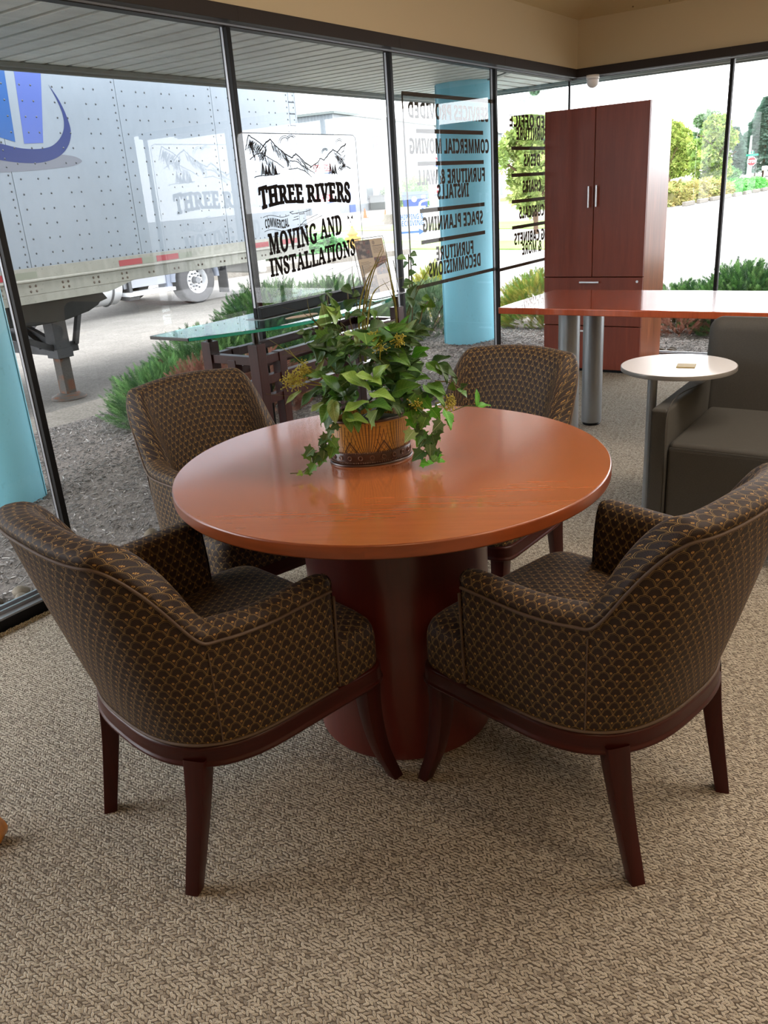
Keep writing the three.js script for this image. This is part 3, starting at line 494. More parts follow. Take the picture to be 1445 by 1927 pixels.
// ================================================================== tall cabinet
{
  const x0 = -2.622, x1 = -1.886, zf = -5.88, zb = -6.36, t = thing('tall_cabinet', 'tall reddish cherry storage cabinet with two doors over two drawers', 'cabinet', [(x0 + x1) / 2, 0, (zf + zb) / 2]);
  const w = (x1 - x0) / 2, d = (zf - zb) / 2, H = 1.8;
  part('carcass', [box(-w, 0.02, -d, -w + 0.019, H, d - 0.022, 0.001), box(w - 0.019, 0.02, -d, w, H, d - 0.022, 0.001), box(-w + 0.019, 0.03, -d, w - 0.019, H - 0.02, -d + 0.008), box(-w + 0.019, 0.06, -d, w - 0.019, 0.08, d - 0.03)], M.cabinetSide, t);
  part('top_panel', box(-w + 0.0195, H - 0.019, -d + 0.001, w - 0.0195, H, d - 0.0225, 0.001), M.cabinet, t);
  part('plinth', box(-w + 0.01, 0, -d, w - 0.01, 0.022, d - 0.03), M.black, t);
  const front = (n, a, y0, b, y1) => part(n, box(a, y0, d - 0.021, b, y1, d - 0.001, 0.0015), M.cabinet, t), pull = (p, a, b, y, vertical) => {
    const g = vertical ? [box(a - 0.006, y, d + 0.02, a + 0.006, b, d + 0.027, 0.002), rod(V3(a, y + 0.012, d - 0.001), V3(a, y + 0.012, d + 0.022), 0.0045), rod(V3(a, b - 0.012, d - 0.001), V3(a, b - 0.012, d + 0.022), 0.0045)] : [box(a, y - 0.006, d + 0.02, b, y + 0.006, d + 0.027, 0.002), rod(V3(a + 0.012, y, d - 0.001), V3(a + 0.012, y, d + 0.022), 0.0045), rod(V3(b - 0.012, y, d - 0.001), V3(b - 0.012, y, d + 0.022), 0.0045)];
    part('handle', g, M.alu, p);
  };
  const dl = front('door', -w + 0.001, 0.692, -0.0025, H - 0.001), dr = front('door', 0.0025, 0.692, w - 0.001, H - 0.001);
  pull(dl, -0.03, 1.302, 1.16, true); pull(dr, 0.026, 1.306, 1.164, true);
  const u = front('drawer', -w + 0.001, 0.345, w - 0.001, 0.686), l = front('drawer', -w + 0.001, 0.025, w - 0.001, 0.339);
  pull(u, -0.085, 0.06, 0.655, false); pull(l, -0.085, 0.06, 0.308, false);
  part('lock', [at(cyl(0.0085, 0.0085, 0.006, 20).rotateX(Math.PI / 2), w - 0.038, 0.658, d - 0.001)], M.alu, u);
  for (const y of [0.689, 0.342]) part('edge_clip', box(-w - 0.003, y - 0.004, d - 0.03, -w + 0.004, y + 0.004, d - 0.0005, 0.001), M.whitePlastic, t);
}
// ================================================================== lounge chair
{
  const t = thing('lounge_chair', 'square dark grey upholstered lounge chair behind the round side table', 'armchair', [-0.5, 0, -3.27]);
  const pad = (x0, y0, z0, x1, y1, z1, r) => boxUV(new RoundedBoxGeometry(x1 - x0, y1 - y0, z1 - z0, 5, r).translate((x0 + x1) / 2, (y0 + y1) / 2, (z0 + z1) / 2));
  for (const s of [-1, 1]) { const a = part('armrest', pad(s > 0 ? 0.33 : -0.393, 0.06, -0.33, s > 0 ? 0.393 : -0.33, 0.558, 0.325, 0.012), M.greyFabric, t); part('seam', [tube([V3(s * 0.332, 0.553, -0.2), V3(s * 0.332, 0.553, 0.318), V3(s * 0.332, 0.3, 0.324), V3(s * 0.332, 0.08, 0.324)], 0.0022, 40, 5)], M.greyFabric, a); }
  part('seat', pad(-0.328, 0.255, -0.3, 0.328, 0.432, 0.305, 0.02), M.greyFabric, t);
  part('front_panel', pad(-0.328, 0.06, 0.26, 0.328, 0.412, 0.31, 0.012), M.greyFabric, t);
  part('seam', tube([V3(-0.322, 0.413, 0.3085), V3(0, 0.413, 0.3085), V3(0.322, 0.413, 0.3085)], 0.002, 20, 5), M.greyFabric, t);
  const b = new RoundedBoxGeometry(0.73, 0.6, 0.11, 8, 0.05); { const p = b.attributes.position; for (let i = 0; i < p.count; i++) { const y = p.getY(i) + 0.3; p.setXYZ(i, p.getX(i), y + 0.19, p.getZ(i) - 0.28 - y * 0.12); } b.computeVertexNormals(); }
  part('backrest', boxUV(b), M.greyFabric, t);
  for (const x of [-0.34, 0.34]) for (const z of [-0.28, 0.28]) part('leg', at(cyl(0.018, 0.022, 0.062, 20), x, 0, z), M.alu, t);
}
// ================================================================== round side table with a brass coloured card
{
  const t = thing('side_table', 'small round white laptop table on one grey post by the lounge chair', 'side table', [-0.885, 0, -3.24]);
  part('tabletop', lathe([[0, 0.645], [0.205, 0.645], [0.212, 0.648], [0.213, 0.652], [0.213, 0.659], [0.211, 0.662], [0, 0.662]], 96), std({ color: C('#dcdde2'), roughness: 0.22 }), t);
  part('edge_band', lathe([[0.2125, 0.6445], [0.2145, 0.646], [0.2145, 0.66], [0.2125, 0.6615]], 96), std({ color: C('#8c8a88'), roughness: 0.3, metalness: 0.4 }), t);
  part('post', [at(cyl(0.0185, 0.0185, 0.63, 32), -0.065, 0.014, 0.1)], M.silverPaint, t);
  part('bracket', [box(-0.075, 0.628, 0.02, 0.06, 0.645, 0.12, 0.006)], M.silverPaint, t);
  part('base', [at(lathe([[0, 0], [0.1, 0], [0.102, 0.004], [0.09, 0.012], [0.03, 0.016], [0, 0.016]], 48), -0.065, 0, 0.1)], M.silverPaint, t);
  const n = obj('note_card', box(-0.034, 0, -0.034, 0.034, 0.0035, 0.034, 0.001), std({ color: C('#8f7a2e'), roughness: 0.45 }), 'small olive gold square card lying on the round white side table', 'card');
  n.position.set(-0.85, 0.6622, -3.22); n.rotation.y = 0.18;
}
// ================================================================== glass console with slatted dark frame
const GLY = 0.9, GLT = 0.013;
{
  const t = thing('console_table', 'glass topped console with a dark brown slatted frame against the window', 'table', [-2.4, 0, -2.86]);
  const s = new THREE.Shape(), zA = 0.73, zB = -0.65;               // local: x 0.26 towards the room is the bowed front
  const fx = (z) => 0.262 - 0.24 * Math.pow(Math.abs(z - 0.03) / 0.7, 2.2);
  s.moveTo(-0.19, -zA); for (let i = 0; i <= 30; i++) { const z = lerp(zA, zB, i / 30); s.lineTo(fx(z), -z); } s.lineTo(-0.19, -zB); s.closePath();
  const g = new THREE.ExtrudeGeometry(s, { depth: GLT - 0.003, bevelEnabled: true, bevelSize: 0.0015, bevelThickness: 0.0015, bevelSegments: 2, curveSegments: 24 }); g.rotateX(-Math.PI / 2); g.translate(0, GLY - GLT + 0.0015, 0);
  part('glass_top', g, M.glassTop, t);
  const edge = []; { const pts = []; for (let i = 0; i <= 30; i++) { const z = lerp(zA, zB, i / 30); pts.push(V3(fx(z) + 0.0012, GLY - GLT / 2, z)); } for (let i = 0; i < 30; i++) { const a = pts[i], b = pts[i + 1], d = b.clone().sub(a), q = box(-0.001, -GLT / 2 + 0.001, 0, 0.001, GLT / 2 - 0.001, d.length() + 0.001); q.rotateY(Math.atan2(d.x, d.z)); q.translate(a.x, a.y, a.z); edge.push(q); } }
  part('polished_edge', edge, phys({ color: C('#18a894'), roughness: 0.12, transmission: 0.35, thickness: 0, clearcoat: 1, clearcoatRoughness: 0.05 }), t);
  part('dark_end_edge', box(-0.19, GLY - GLT + 0.001, zA - 0.001, fx(zA), GLY - 0.001, zA + 0.003, 0.001), M.blackGloss, t);  // glass end edge, its dark look put into the colour
  const Z1 = 0.48, Z0l = -0.52, X0 = -0.135, X1 = 0.125, w = 0.05, H = 0.838;
  for (const x of [X0, X1]) for (const z of [Z1, Z0l]) { part('post', box(x - w / 2, 0, z - w / 2, x + w / 2, H, z + w / 2, 0.002), M.espresso, t); part('standoff', at(cyl(0.0135, 0.0135, GLY - GLT - H, 24), x, H, z), M.blackGloss, t); }
  for (const x of [X0, X1]) {
    for (const [y, h] of [[0.77, 0.034], [0.69, 0.034], [0.61, 0.034], [0.1, 0.034]]) part('rail', box(x - 0.017, y - h / 2, Z0l + w / 2, x + 0.017, y + h / 2, Z1 - w / 2, 0.0015), M.espresso, t);
    for (const z of [Z1 - 0.125, Z0l + 0.125]) part('stile', box(x - 0.021, 0.1, z - 0.021, x + 0.021, 0.79, z + 0.021, 0.0015), M.espresso, t);
  }
  for (const z of [Z1, Z0l]) { for (const y of [0.77, 0.61, 0.1]) part('rail', box(X0 + w / 2, y - 0.017, z - 0.017, X1 - w / 2, y + 0.017, z + 0.017, 0.0015), M.espresso, t); part('stile', box((X0 + X1) / 2 - 0.02, 0.1, z - 0.02, (X0 + X1) / 2 + 0.02, 0.77, z + 0.02, 0.0015), M.espresso, t); }
  const p = obj('paper_sheet', (() => { const R = rng(9), pts = []; for (let i = 0; i < 18; i++) { const a = (i / 18) * 6.283; pts.push([Math.cos(a) * (0.075 + 0.02 * R()), Math.sin(a) * (0.022 + 0.009 * R())]); } const e = plate(pts, 0.0015); e.rotateX(-Math.PI / 2); return e; })(), std({ color: C('#b9a898'), roughness: 0.9 }), 'small torn scrap of beige paper lying on the glass console', 'paper');
  p.position.set(-2.28, GLY + 0.0003, -2.68); p.rotation.y = 1.35;
}
// ================================================================== orange foot at the left edge of the frame
{
  const f = new THREE.ExtrudeGeometry((() => { const s = new THREE.Shape(); s.moveTo(-0.2, 0); s.lineTo(0.165, 0); s.quadraticCurveTo(0.192, 0.0, 0.194, 0.026); s.quadraticCurveTo(0.19, 0.052, 0.165, 0.06); s.lineTo(0.02, 0.075); s.lineTo(0.02, 0.42); s.lineTo(-0.02, 0.42); s.lineTo(-0.02, 0.06); s.lineTo(-0.2, 0.04); s.closePath(); return s; })(), { depth: 0.034, bevelEnabled: true, bevelSize: 0.004, bevelThickness: 0.004, bevelSegments: 3 }); f.translate(0, 0.004, -0.017); f.rotateY(0.62);
  const o = obj('furniture_foot', boxUV(f), M.orangeWood, 'orange stained wooden furniture foot just entering the photo at its left edge on the carpet', 'furniture foot');
  o.position.set(-1.825, 0, -0.59);
}
// ================================================================== lettering on the window panes (reads from the street)
const FONT = await new FontLoader().loadAsync('fonts/droid/droid_sans_bold.typeface.json');
function flatText(str, capH, width) {      // flat letters, centred, scaled to a given width
  const g = new THREE.ExtrudeGeometry(FONT.generateShapes(str, 1), { depth: 0.0004, bevelEnabled: true, bevelThickness: 0.0002, bevelSize: 0.022, bevelSegments: 1, curveSegments: 4 }); g.computeBoundingBox(); const b = g.boundingBox;
  g.translate(-(b.min.x + b.max.x) / 2, 0, 0); const cap = 0.72; g.scale(width ? width / (b.max.x - b.min.x) : (capH / cap) * 0.86, capH / cap, 1); return g;
}
{
  const X = WX - 0.0025;
  const place = (g, y, z) => { g.rotateY(-Math.PI / 2); g.translate(0, y, z); return g; };      // text runs towards +z and faces the street
  const line = (z0, z1, y, h = 0.021) => { const g = new THREE.PlaneGeometry(z1 - z0, h); return place(g, y, (z0 + z1) / 2); };
  const a = thing('window_decal', 'dark framed vinyl lettering listing moving services on the pane before the blue column', 'window lettering', [X, 0, 0]);
  const zc = -4.68;
  part('frame_line', [line(-5.225, -4.155, 1.847), line(-5.225, -4.155, 0.821), place(new THREE.PlaneGeometry(0.016, 1.03), 1.334, -4.16), place(new THREE.PlaneGeometry(0.012, 1.03), 1.334, -5.219)], M.vinyl, a);
  for (const y of [1.6635, 1.4935, 1.241, 1.068]) part('rule', line(-5.078, -4.284, y, 0.023), M.vinyl, a);
  for (const [s, y, w] of [['SERVICES PROVIDED', 1.729, 0.94], ['COMMERCIAL MOVING', 1.547, 0.945], ['FURNITURE & WALL', 1.381, 0.82], ['INSTALLS', 1.297, 0.385], ['SPACE PLANNING', 1.125, 0.74], ['FURNITURE', 0.951, 0.465], ['DECOMMISIONS', 0.865, 0.65]]) part('lettering', place(flatText(s, 0.057, w), y, zc), M.vinyl, a);
  const b = thing('window_decal', 'dark vinyl lettering listing used furniture on the corner pane half hidden by the cabinet', 'window lettering', [X, 0, 0]);
  const zd = -5.8;
  part('frame_line', [line(-6.3, -5.26, 0.806)], M.vinyl, b);
  for (const y of [1.574, 1.405, 1.236, 1.066]) part('rule', line(-6.14, -5.475, y, 0.023), M.vinyl, b);
  for (const [s, y, w] of [['USED OFFICE', 1.707, 0.7], ['FURNITURE', 1.628, 0.49], ['DESKS', 1.46, 0.265], ['CHAIRS', 1.29, 0.31], ['CUBICALS', 1.12, 0.42], ['FILING CABINETS', 0.95, 0.74], ['& MORE', 0.872, 0.33]]) part('lettering', place(flatText(s, 0.055, w), y, s === 'FILING CABINETS' ? -5.88 : zd), M.vinyl, b);
}
// ================================================================== clear acrylic sign on the console
{
  const SX = -2.43, zA = -2.575, zB = -3.355, yA = GLY, H = 0.71, Wd = zA - zB;
  const t = thing('acrylic_sign', 'clear acrylic sign printed with black mountains and lettering standing on the glass console', 'sign', [SX, yA, (zA + zB) / 2], Math.PI / 2);
  // local axes: x to the reader's right, y up, z towards the room
  part('base', [box(-Wd / 2 - 0.002, 0, -0.022, Wd / 2 + 0.006, 0.043, -0.004, 0.001), box(-Wd / 2 - 0.002, 0, 0.004, Wd / 2 + 0.006, 0.043, 0.022, 0.001), box(-Wd / 2 - 0.002, 0, -0.022, Wd / 2 + 0.006, 0.004, 0.022)], phys({ color: C('#070707'), roughness: 0.5, specularIntensity: 0.25 }), t);
  part('foot_plate', box(-Wd / 2 - 0.03, 0, -0.045, Wd / 2 + 0.02, 0.0015, 0.045), M.acrylicEdge, t);
  const rr = (w, h, r) => { const s = new THREE.Shape(), a = w / 2; s.moveTo(-a, 0.006); s.lineTo(a, 0.006); s.lineTo(a, h - r); s.quadraticCurveTo(a, h, a - r, h); s.lineTo(-a + r, h); s.quadraticCurveTo(-a, h, -a, h - r); s.closePath(); return s; };
  part('panel', new THREE.ShapeGeometry(rr(Wd, H, 0.025), 8), M.acrylic, t);
  const rim = rr(Wd, H, 0.025).getPoints(8).map((p) => V3(p.x, p.y, 0)); part('edge', new THREE.TubeGeometry(new THREE.CatmullRomCurve3(rim, false, 'catmullrom', 0), 160, 0.0016, 4), std({ color: C('#5f6668'), roughness: 0.25 }), t);
  const PW = 1400, PH = Math.round(PW * H / Wd);
  const print = canvasTex(PW, PH, (g, W, Hh) => {
    g.clearRect(0, 0, W, Hh); g.fillStyle = g.strokeStyle = '#17110f'; g.lineCap = 'round'; g.lineJoin = 'round';
    const R = rng(12), T = ([x, y]) => [(0.917 * x - 0.02) * W, 0.52 * y * Hh], S = (pts, w, m = T) => { g.lineWidth = w; g.beginPath(); pts.forEach((p, i) => { const q = m(p); g[i ? 'lineTo' : 'moveTo'](q[0], q[1]); }); g.stroke(); }, U = ([x, y]) => [x * W, y * Hh];
    const ridge = (pts, w) => { const o = []; for (let i = 0; i + 1 < pts.length; i++) for (let k = 0; k < 8; k++) { const f = k / 8; o.push([lerp(pts[i][0], pts[i + 1][0], f) + (R() - 0.5) * 0.004, lerp(pts[i][1], pts[i + 1][1], f) + (R() - 0.5) * 0.008]); } o.push(pts[pts.length - 1]); S(o, w * 1.5); };
    const hatch = (x0, y0, x1, y1, n, len, dir) => { for (let i = 0; i < n; i++) { const f = R(), x = lerp(x0, x1, f), y = lerp(y0, y1, f) + R() * 0.06, L = len * (0.4 + R() * 0.9); S([[x, y], [x + dir * L * 0.6 + (R() - 0.5) * 0.01, y + L * 0.5], [x + dir * L * 0.8, y + L]], 2.2 + R() * 2.6); } };
    ridge([[0.075, 0.17], [0.11, 0.02], [0.2, 0.1], [0.235, 0.145]], 5); ridge([[0.19, 0.18], [0.25, 0.09], [0.285, 0.06], [0.33, 0.13], [0.4, 0.205], [0.46, 0.25], [0.5, 0.21], [0.53, 0.24], [0.58, 0.305], [0.63, 0.345]], 6);
    ridge([[0.1, 0.26], [0.155, 0.21], [0.2, 0.195], [0.26, 0.25], [0.33, 0.3], [0.38, 0.35]], 4); ridge([[0.44, 0.28], [0.5, 0.29], [0.58, 0.36], [0.66, 0.42]], 4); ridge([[0.42, 0.37], [0.5, 0.36], [0.58, 0.4], [0.63, 0.46]], 4);
    ridge([[0.62, 0.36], [0.7, 0.3], [0.73, 0.26], [0.765, 0.28], [0.82, 0.21], [0.86, 0.165], [0.9, 0.19], [0.94, 0.23]], 5); ridge([[0.9, 0.2], [0.96, 0.13], [0.985, 0.12], [1.0, 0.1]], 6); ridge([[0.95, 0.2], [0.975, 0.18], [0.98, 0.14]], 4);
    hatch(0.12, 0.05, 0.21, 0.12, 50, 0.07, -0.5); hatch(0.11, 0.05, 0.13, 0.16, 26, 0.07, 0.3); hatch(0.29, 0.08, 0.44, 0.24, 64, 0.08, 0.25); hatch(0.25, 0.11, 0.2, 0.19, 30, 0.07, -0.3); hatch(0.2, 0.2, 0.3, 0.29, 24, 0.07, 0.3);
    hatch(0.5, 0.23, 0.6, 0.33, 20, 0.07, 0.6); hatch(0.87, 0.18, 0.95, 0.25, 40, 0.09, 0.4); hatch(0.66, 0.33, 0.74, 0.28, 16, 0.05, -0.5); hatch(0.92, 0.34, 0.99, 0.3, 18, 0.05, -0.8); hatch(0.95, 0.22, 0.985, 0.2, 12, 0.04, -0.3);
    for (const [x, y, w] of [[0.41, 0.02, 0.07], [0.47, 0.0, 0.06], [0.93, 0.035, 0.06], [0.78, 0.13, 0.05]]) for (let k = 0; k < 2; k++) { const q = T([x, y + 0.07]); g.lineWidth = 5 - k; g.beginPath(); g.ellipse(q[0], q[1], w * W * (0.5 + 0.18 * k), w * Hh * 0.52 * (0.7 + 0.25 * k), -0.2, 3.3, 5.9); g.stroke(); }
    const pine = (x, y, h) => { for (let k = 0; k < 10; k++) { const f = k / 10, w = 0.018 * f * (h / 0.12) + 0.003; S([[x - w, y - h + h * f + 0.02], [x, y - h + h * f], [x + w, y - h + h * f + 0.02]], 5); } S([[x, y - h], [x, y]], 5); };
    for (const [x, y, h] of [[0.2, 0.41, 0.12], [0.225, 0.415, 0.09], [0.25, 0.415, 0.1], [0.285, 0.415, 0.13], [0.305, 0.415, 0.09], [0.82, 0.43, 0.12], [0.845, 0.43, 0.09], [0.87, 0.435, 0.11]]) pine(x, y, h);
    ridge([[0.12, 0.44], [0.18, 0.425], [0.3, 0.42], [0.34, 0.41]], 4); ridge([[0.92, 0.38], [0.98, 0.35], [1.03, 0.38]], 4);
    // western style lettering, letter by letter along slanted lines
    const slab = (str, x0, x1, base, height, face, heavy, squeeze = 0.97) => { g.textAlign = 'center'; const n = str.length; let widths = [], tot = 0; g.font = 'bold 100px ' + face; for (const ch of str) { const w = g.measureText(ch).width; widths.push(w); tot += w; } let x = 0; for (let i = 0; i < n; i++) { const f = (x + widths[i] / 2) / tot, px = lerp(x0, x1, f) * W, py = base(f) * Hh, h = height(f) * Hh; const e = 0.01, sl = ((base(f + e) - base(f - e)) / (2 * e)) * Hh / ((x1 - x0) * W); g.save(); g.transform(1, sl, 0, 1, px, py); g.scale(((x1 - x0) * W) / tot * squeeze, h / 72); g.fillText(str[i], 0, 0); g.lineWidth = heavy; g.strokeText(str[i], 0, 0); g.restore(); x += widths[i]; } };
    slab('THREE', 0.11, 0.47, (f) => 0.398 - 0.018 * f - 0.014 * Math.sin(f * 3.14), (f) => 0.116 - 0.016 * f - 0.012 * Math.sin(f * 3.14), 'serif', 9); slab('RIVERS', 0.498, 0.91, (f) => 0.379 + 0.022 * f * f, (f) => 0.091 + 0.026 * f, 'serif', 9);
    slab('COMMERCIAL', 0.13, 0.325, (f) => 0.506 - 0.008 * Math.sin(f * 6.28), () => 0.047, 'sans-serif', 4);
    for (const dy of [-0.062, 0.016]) S(Array.from({ length: 21 }, (_, k) => [lerp(0.122, 0.333, k / 20), 0.506 - 0.008 * Math.sin(k / 20 * 6.28) + dy]), 3.5, U);
    slab('MOVING', 0.14, 0.558, (f) => 0.651 - 0.025 * f - 0.008 * f * f, () => 0.112, 'serif', 6); slab('AND', 0.59, 0.798, (f) => 0.601 - 0.016 * f, () => 0.112, 'serif', 6);
    slab('INSTALLATIONS', 0.13, 0.915, (f) => 0.775 - 0.022 * f - 0.026 * f * f, () => 0.098, 'serif', 6);
    for (const s of [-1, 1]) { S([[0.885 + s * 0.018, 0.495], [0.885 - s * 0.015, 0.545]], 4, U); g.beginPath(); g.moveTo((0.885 + s * 0.026) * W, 0.478 * Hh); g.lineTo((0.885 + s * 0.026) * W, 0.506 * Hh); g.lineTo((0.885 + s * 0.006) * W, 0.497 * Hh); g.fill(); }
    S([[0.37, 0.425], [0.34, 0.43], [0.36, 0.44], [0.48, 0.432], [0.52, 0.425]], 4, U); S([[0.37, 0.46], [0.41, 0.455]], 3.5, U); S([[0.36, 0.475], [0.41, 0.47]], 3.5, U); S([[0.39, 0.545], [0.4, 0.52], [0.46, 0.485], [0.58, 0.455]], 4, U); S([[0.43, 0.52], [0.5, 0.495], [0.62, 0.465]], 3.5, U);
    S([[0.62, 0.8], [0.68, 0.79], [0.6, 0.83], [0.66, 0.84], [0.9, 0.8], [1.0, 0.83]], 3, U); S([[0.66, 0.74], [0.72, 0.73]], 3, U);
  }, 1, 1);
  print.wrapS = print.wrapT = THREE.ClampToEdgeWrapping;
  const pg = new THREE.PlaneGeometry(Wd, H); pg.translate(0, H / 2, 0.0022);
  part('print', pg, phys({ map: print, transparent: true, roughness: 0.8, specularIntensity: 0.2, side: THREE.DoubleSide }), t);
}
// ================================================================== brochure rack
{
  const t = thing('brochure_holder', 'clear plastic brochure holder with a photo printed leaflet at the right end of the console', 'brochure holder', [-2.3, GLY, -3.285], Math.PI / 2 - 0.06);
  const lean = -0.2, tilt = (g) => { g.rotateX(lean); return g; };
  part('back_plate', tilt(at(new THREE.PlaneGeometry(0.235, 0.27), 0.012, 0.14, -0.012)), M.acrylic, t);
  part('pocket', [tilt(at(new THREE.PlaneGeometry(0.235, 0.14), 0.012, 0.08, 0.02))], M.acrylic, t);
  part('holder_edge', [tilt(rod(V3(-0.106, 0.005, -0.012), V3(-0.106, 0.272, -0.012), 0.0016, 6)), tilt(rod(V3(0.13, 0.005, -0.012), V3(0.13, 0.272, -0.012), 0.0016, 6)), tilt(rod(V3(0.13, 0.005, 0.02), V3(0.13, 0.15, 0.02), 0.0022, 6)), tilt(rod(V3(-0.106, 0.005, 0.02), V3(-0.106, 0.15, 0.02), 0.0016, 6)), tilt(rod(V3(-0.106, 0.272, -0.012), V3(0.13, 0.272, -0.012), 0.0016, 6))], M.acrylicEdge, t);
  part('foot', box(-0.11, 0, -0.075, 0.135, 0.003, 0.06, 0.001), M.acrylicEdge, t);
  const print = canvasTex(512, 640, (g, w, h) => {
    const R = rng(66); g.fillStyle = '#cdbfa3'; g.fillRect(0, 0, w, h);
    const photo = (x, y, a, b, tones) => { g.save(); g.beginPath(); g.rect(x, y, a, b); g.clip(); g.fillStyle = tones[0]; g.fillRect(x, y, a, b); for (let i = 0; i < 60; i++) { g.fillStyle = tones[Math.floor(R() * tones.length)]; g.globalAlpha = 0.55; g.fillRect(x + R() * a, y + R() * b, a * (0.05 + 0.25 * R()), b * (0.04 + 0.2 * R())); } g.restore(); g.globalAlpha = 1; };
    photo(0, 0, w * 0.52, h * 0.34, ['#6b5a55', '#3d3234', '#a79b94', '#8c3a33', '#221c20', '#c7beb4']); photo(w * 0.55, h * 0.34, w * 0.45, h * 0.33, ['#7a4a36', '#a9623f', '#3a2a2a', '#5a3a30', '#c58b62', '#1f1a1c']); photo(0, h * 0.67, w * 0.5, h * 0.33, ['#8a7a68', '#5d4d45', '#4a3f3d', '#b7a68c', '#2f2a2c']);
    g.fillStyle = 'rgba(70,58,48,.75)'; for (const [x, y, n] of [[w * 0.58, h * 0.16, 5], [w * 0.05, h * 0.4, 9], [w * 0.58, h * 0.76, 7]]) for (let k = 0; k < n; k++) g.fillRect(x, y + k * 15, w * (0.28 + 0.1 * R()), 4);
    g.fillStyle = '#9a8a76'; g.beginPath(); g.arc(w * 0.64, h * 0.07, 26, 0, 7); g.fill(); g.fillStyle = '#54473e'; g.fillRect(w * 0.58, h * 0.125, w * 0.36, 7);
  }, 1, 1);
  const geo = new THREE.BoxGeometry(0.205, 0.245, 0.004); geo.translate(0.0, 0.14, 0.002); geo.rotateX(lean);
  const l = obj('leaflet', geo, std({ map: print, color: C('#c4bdb6'), roughness: 0.5 }), 'tan leaflet with a checker of small photos standing in the clear holder', 'leaflet');
  l.position.copy(t.position); l.rotation.y = t.rotation.y;
}
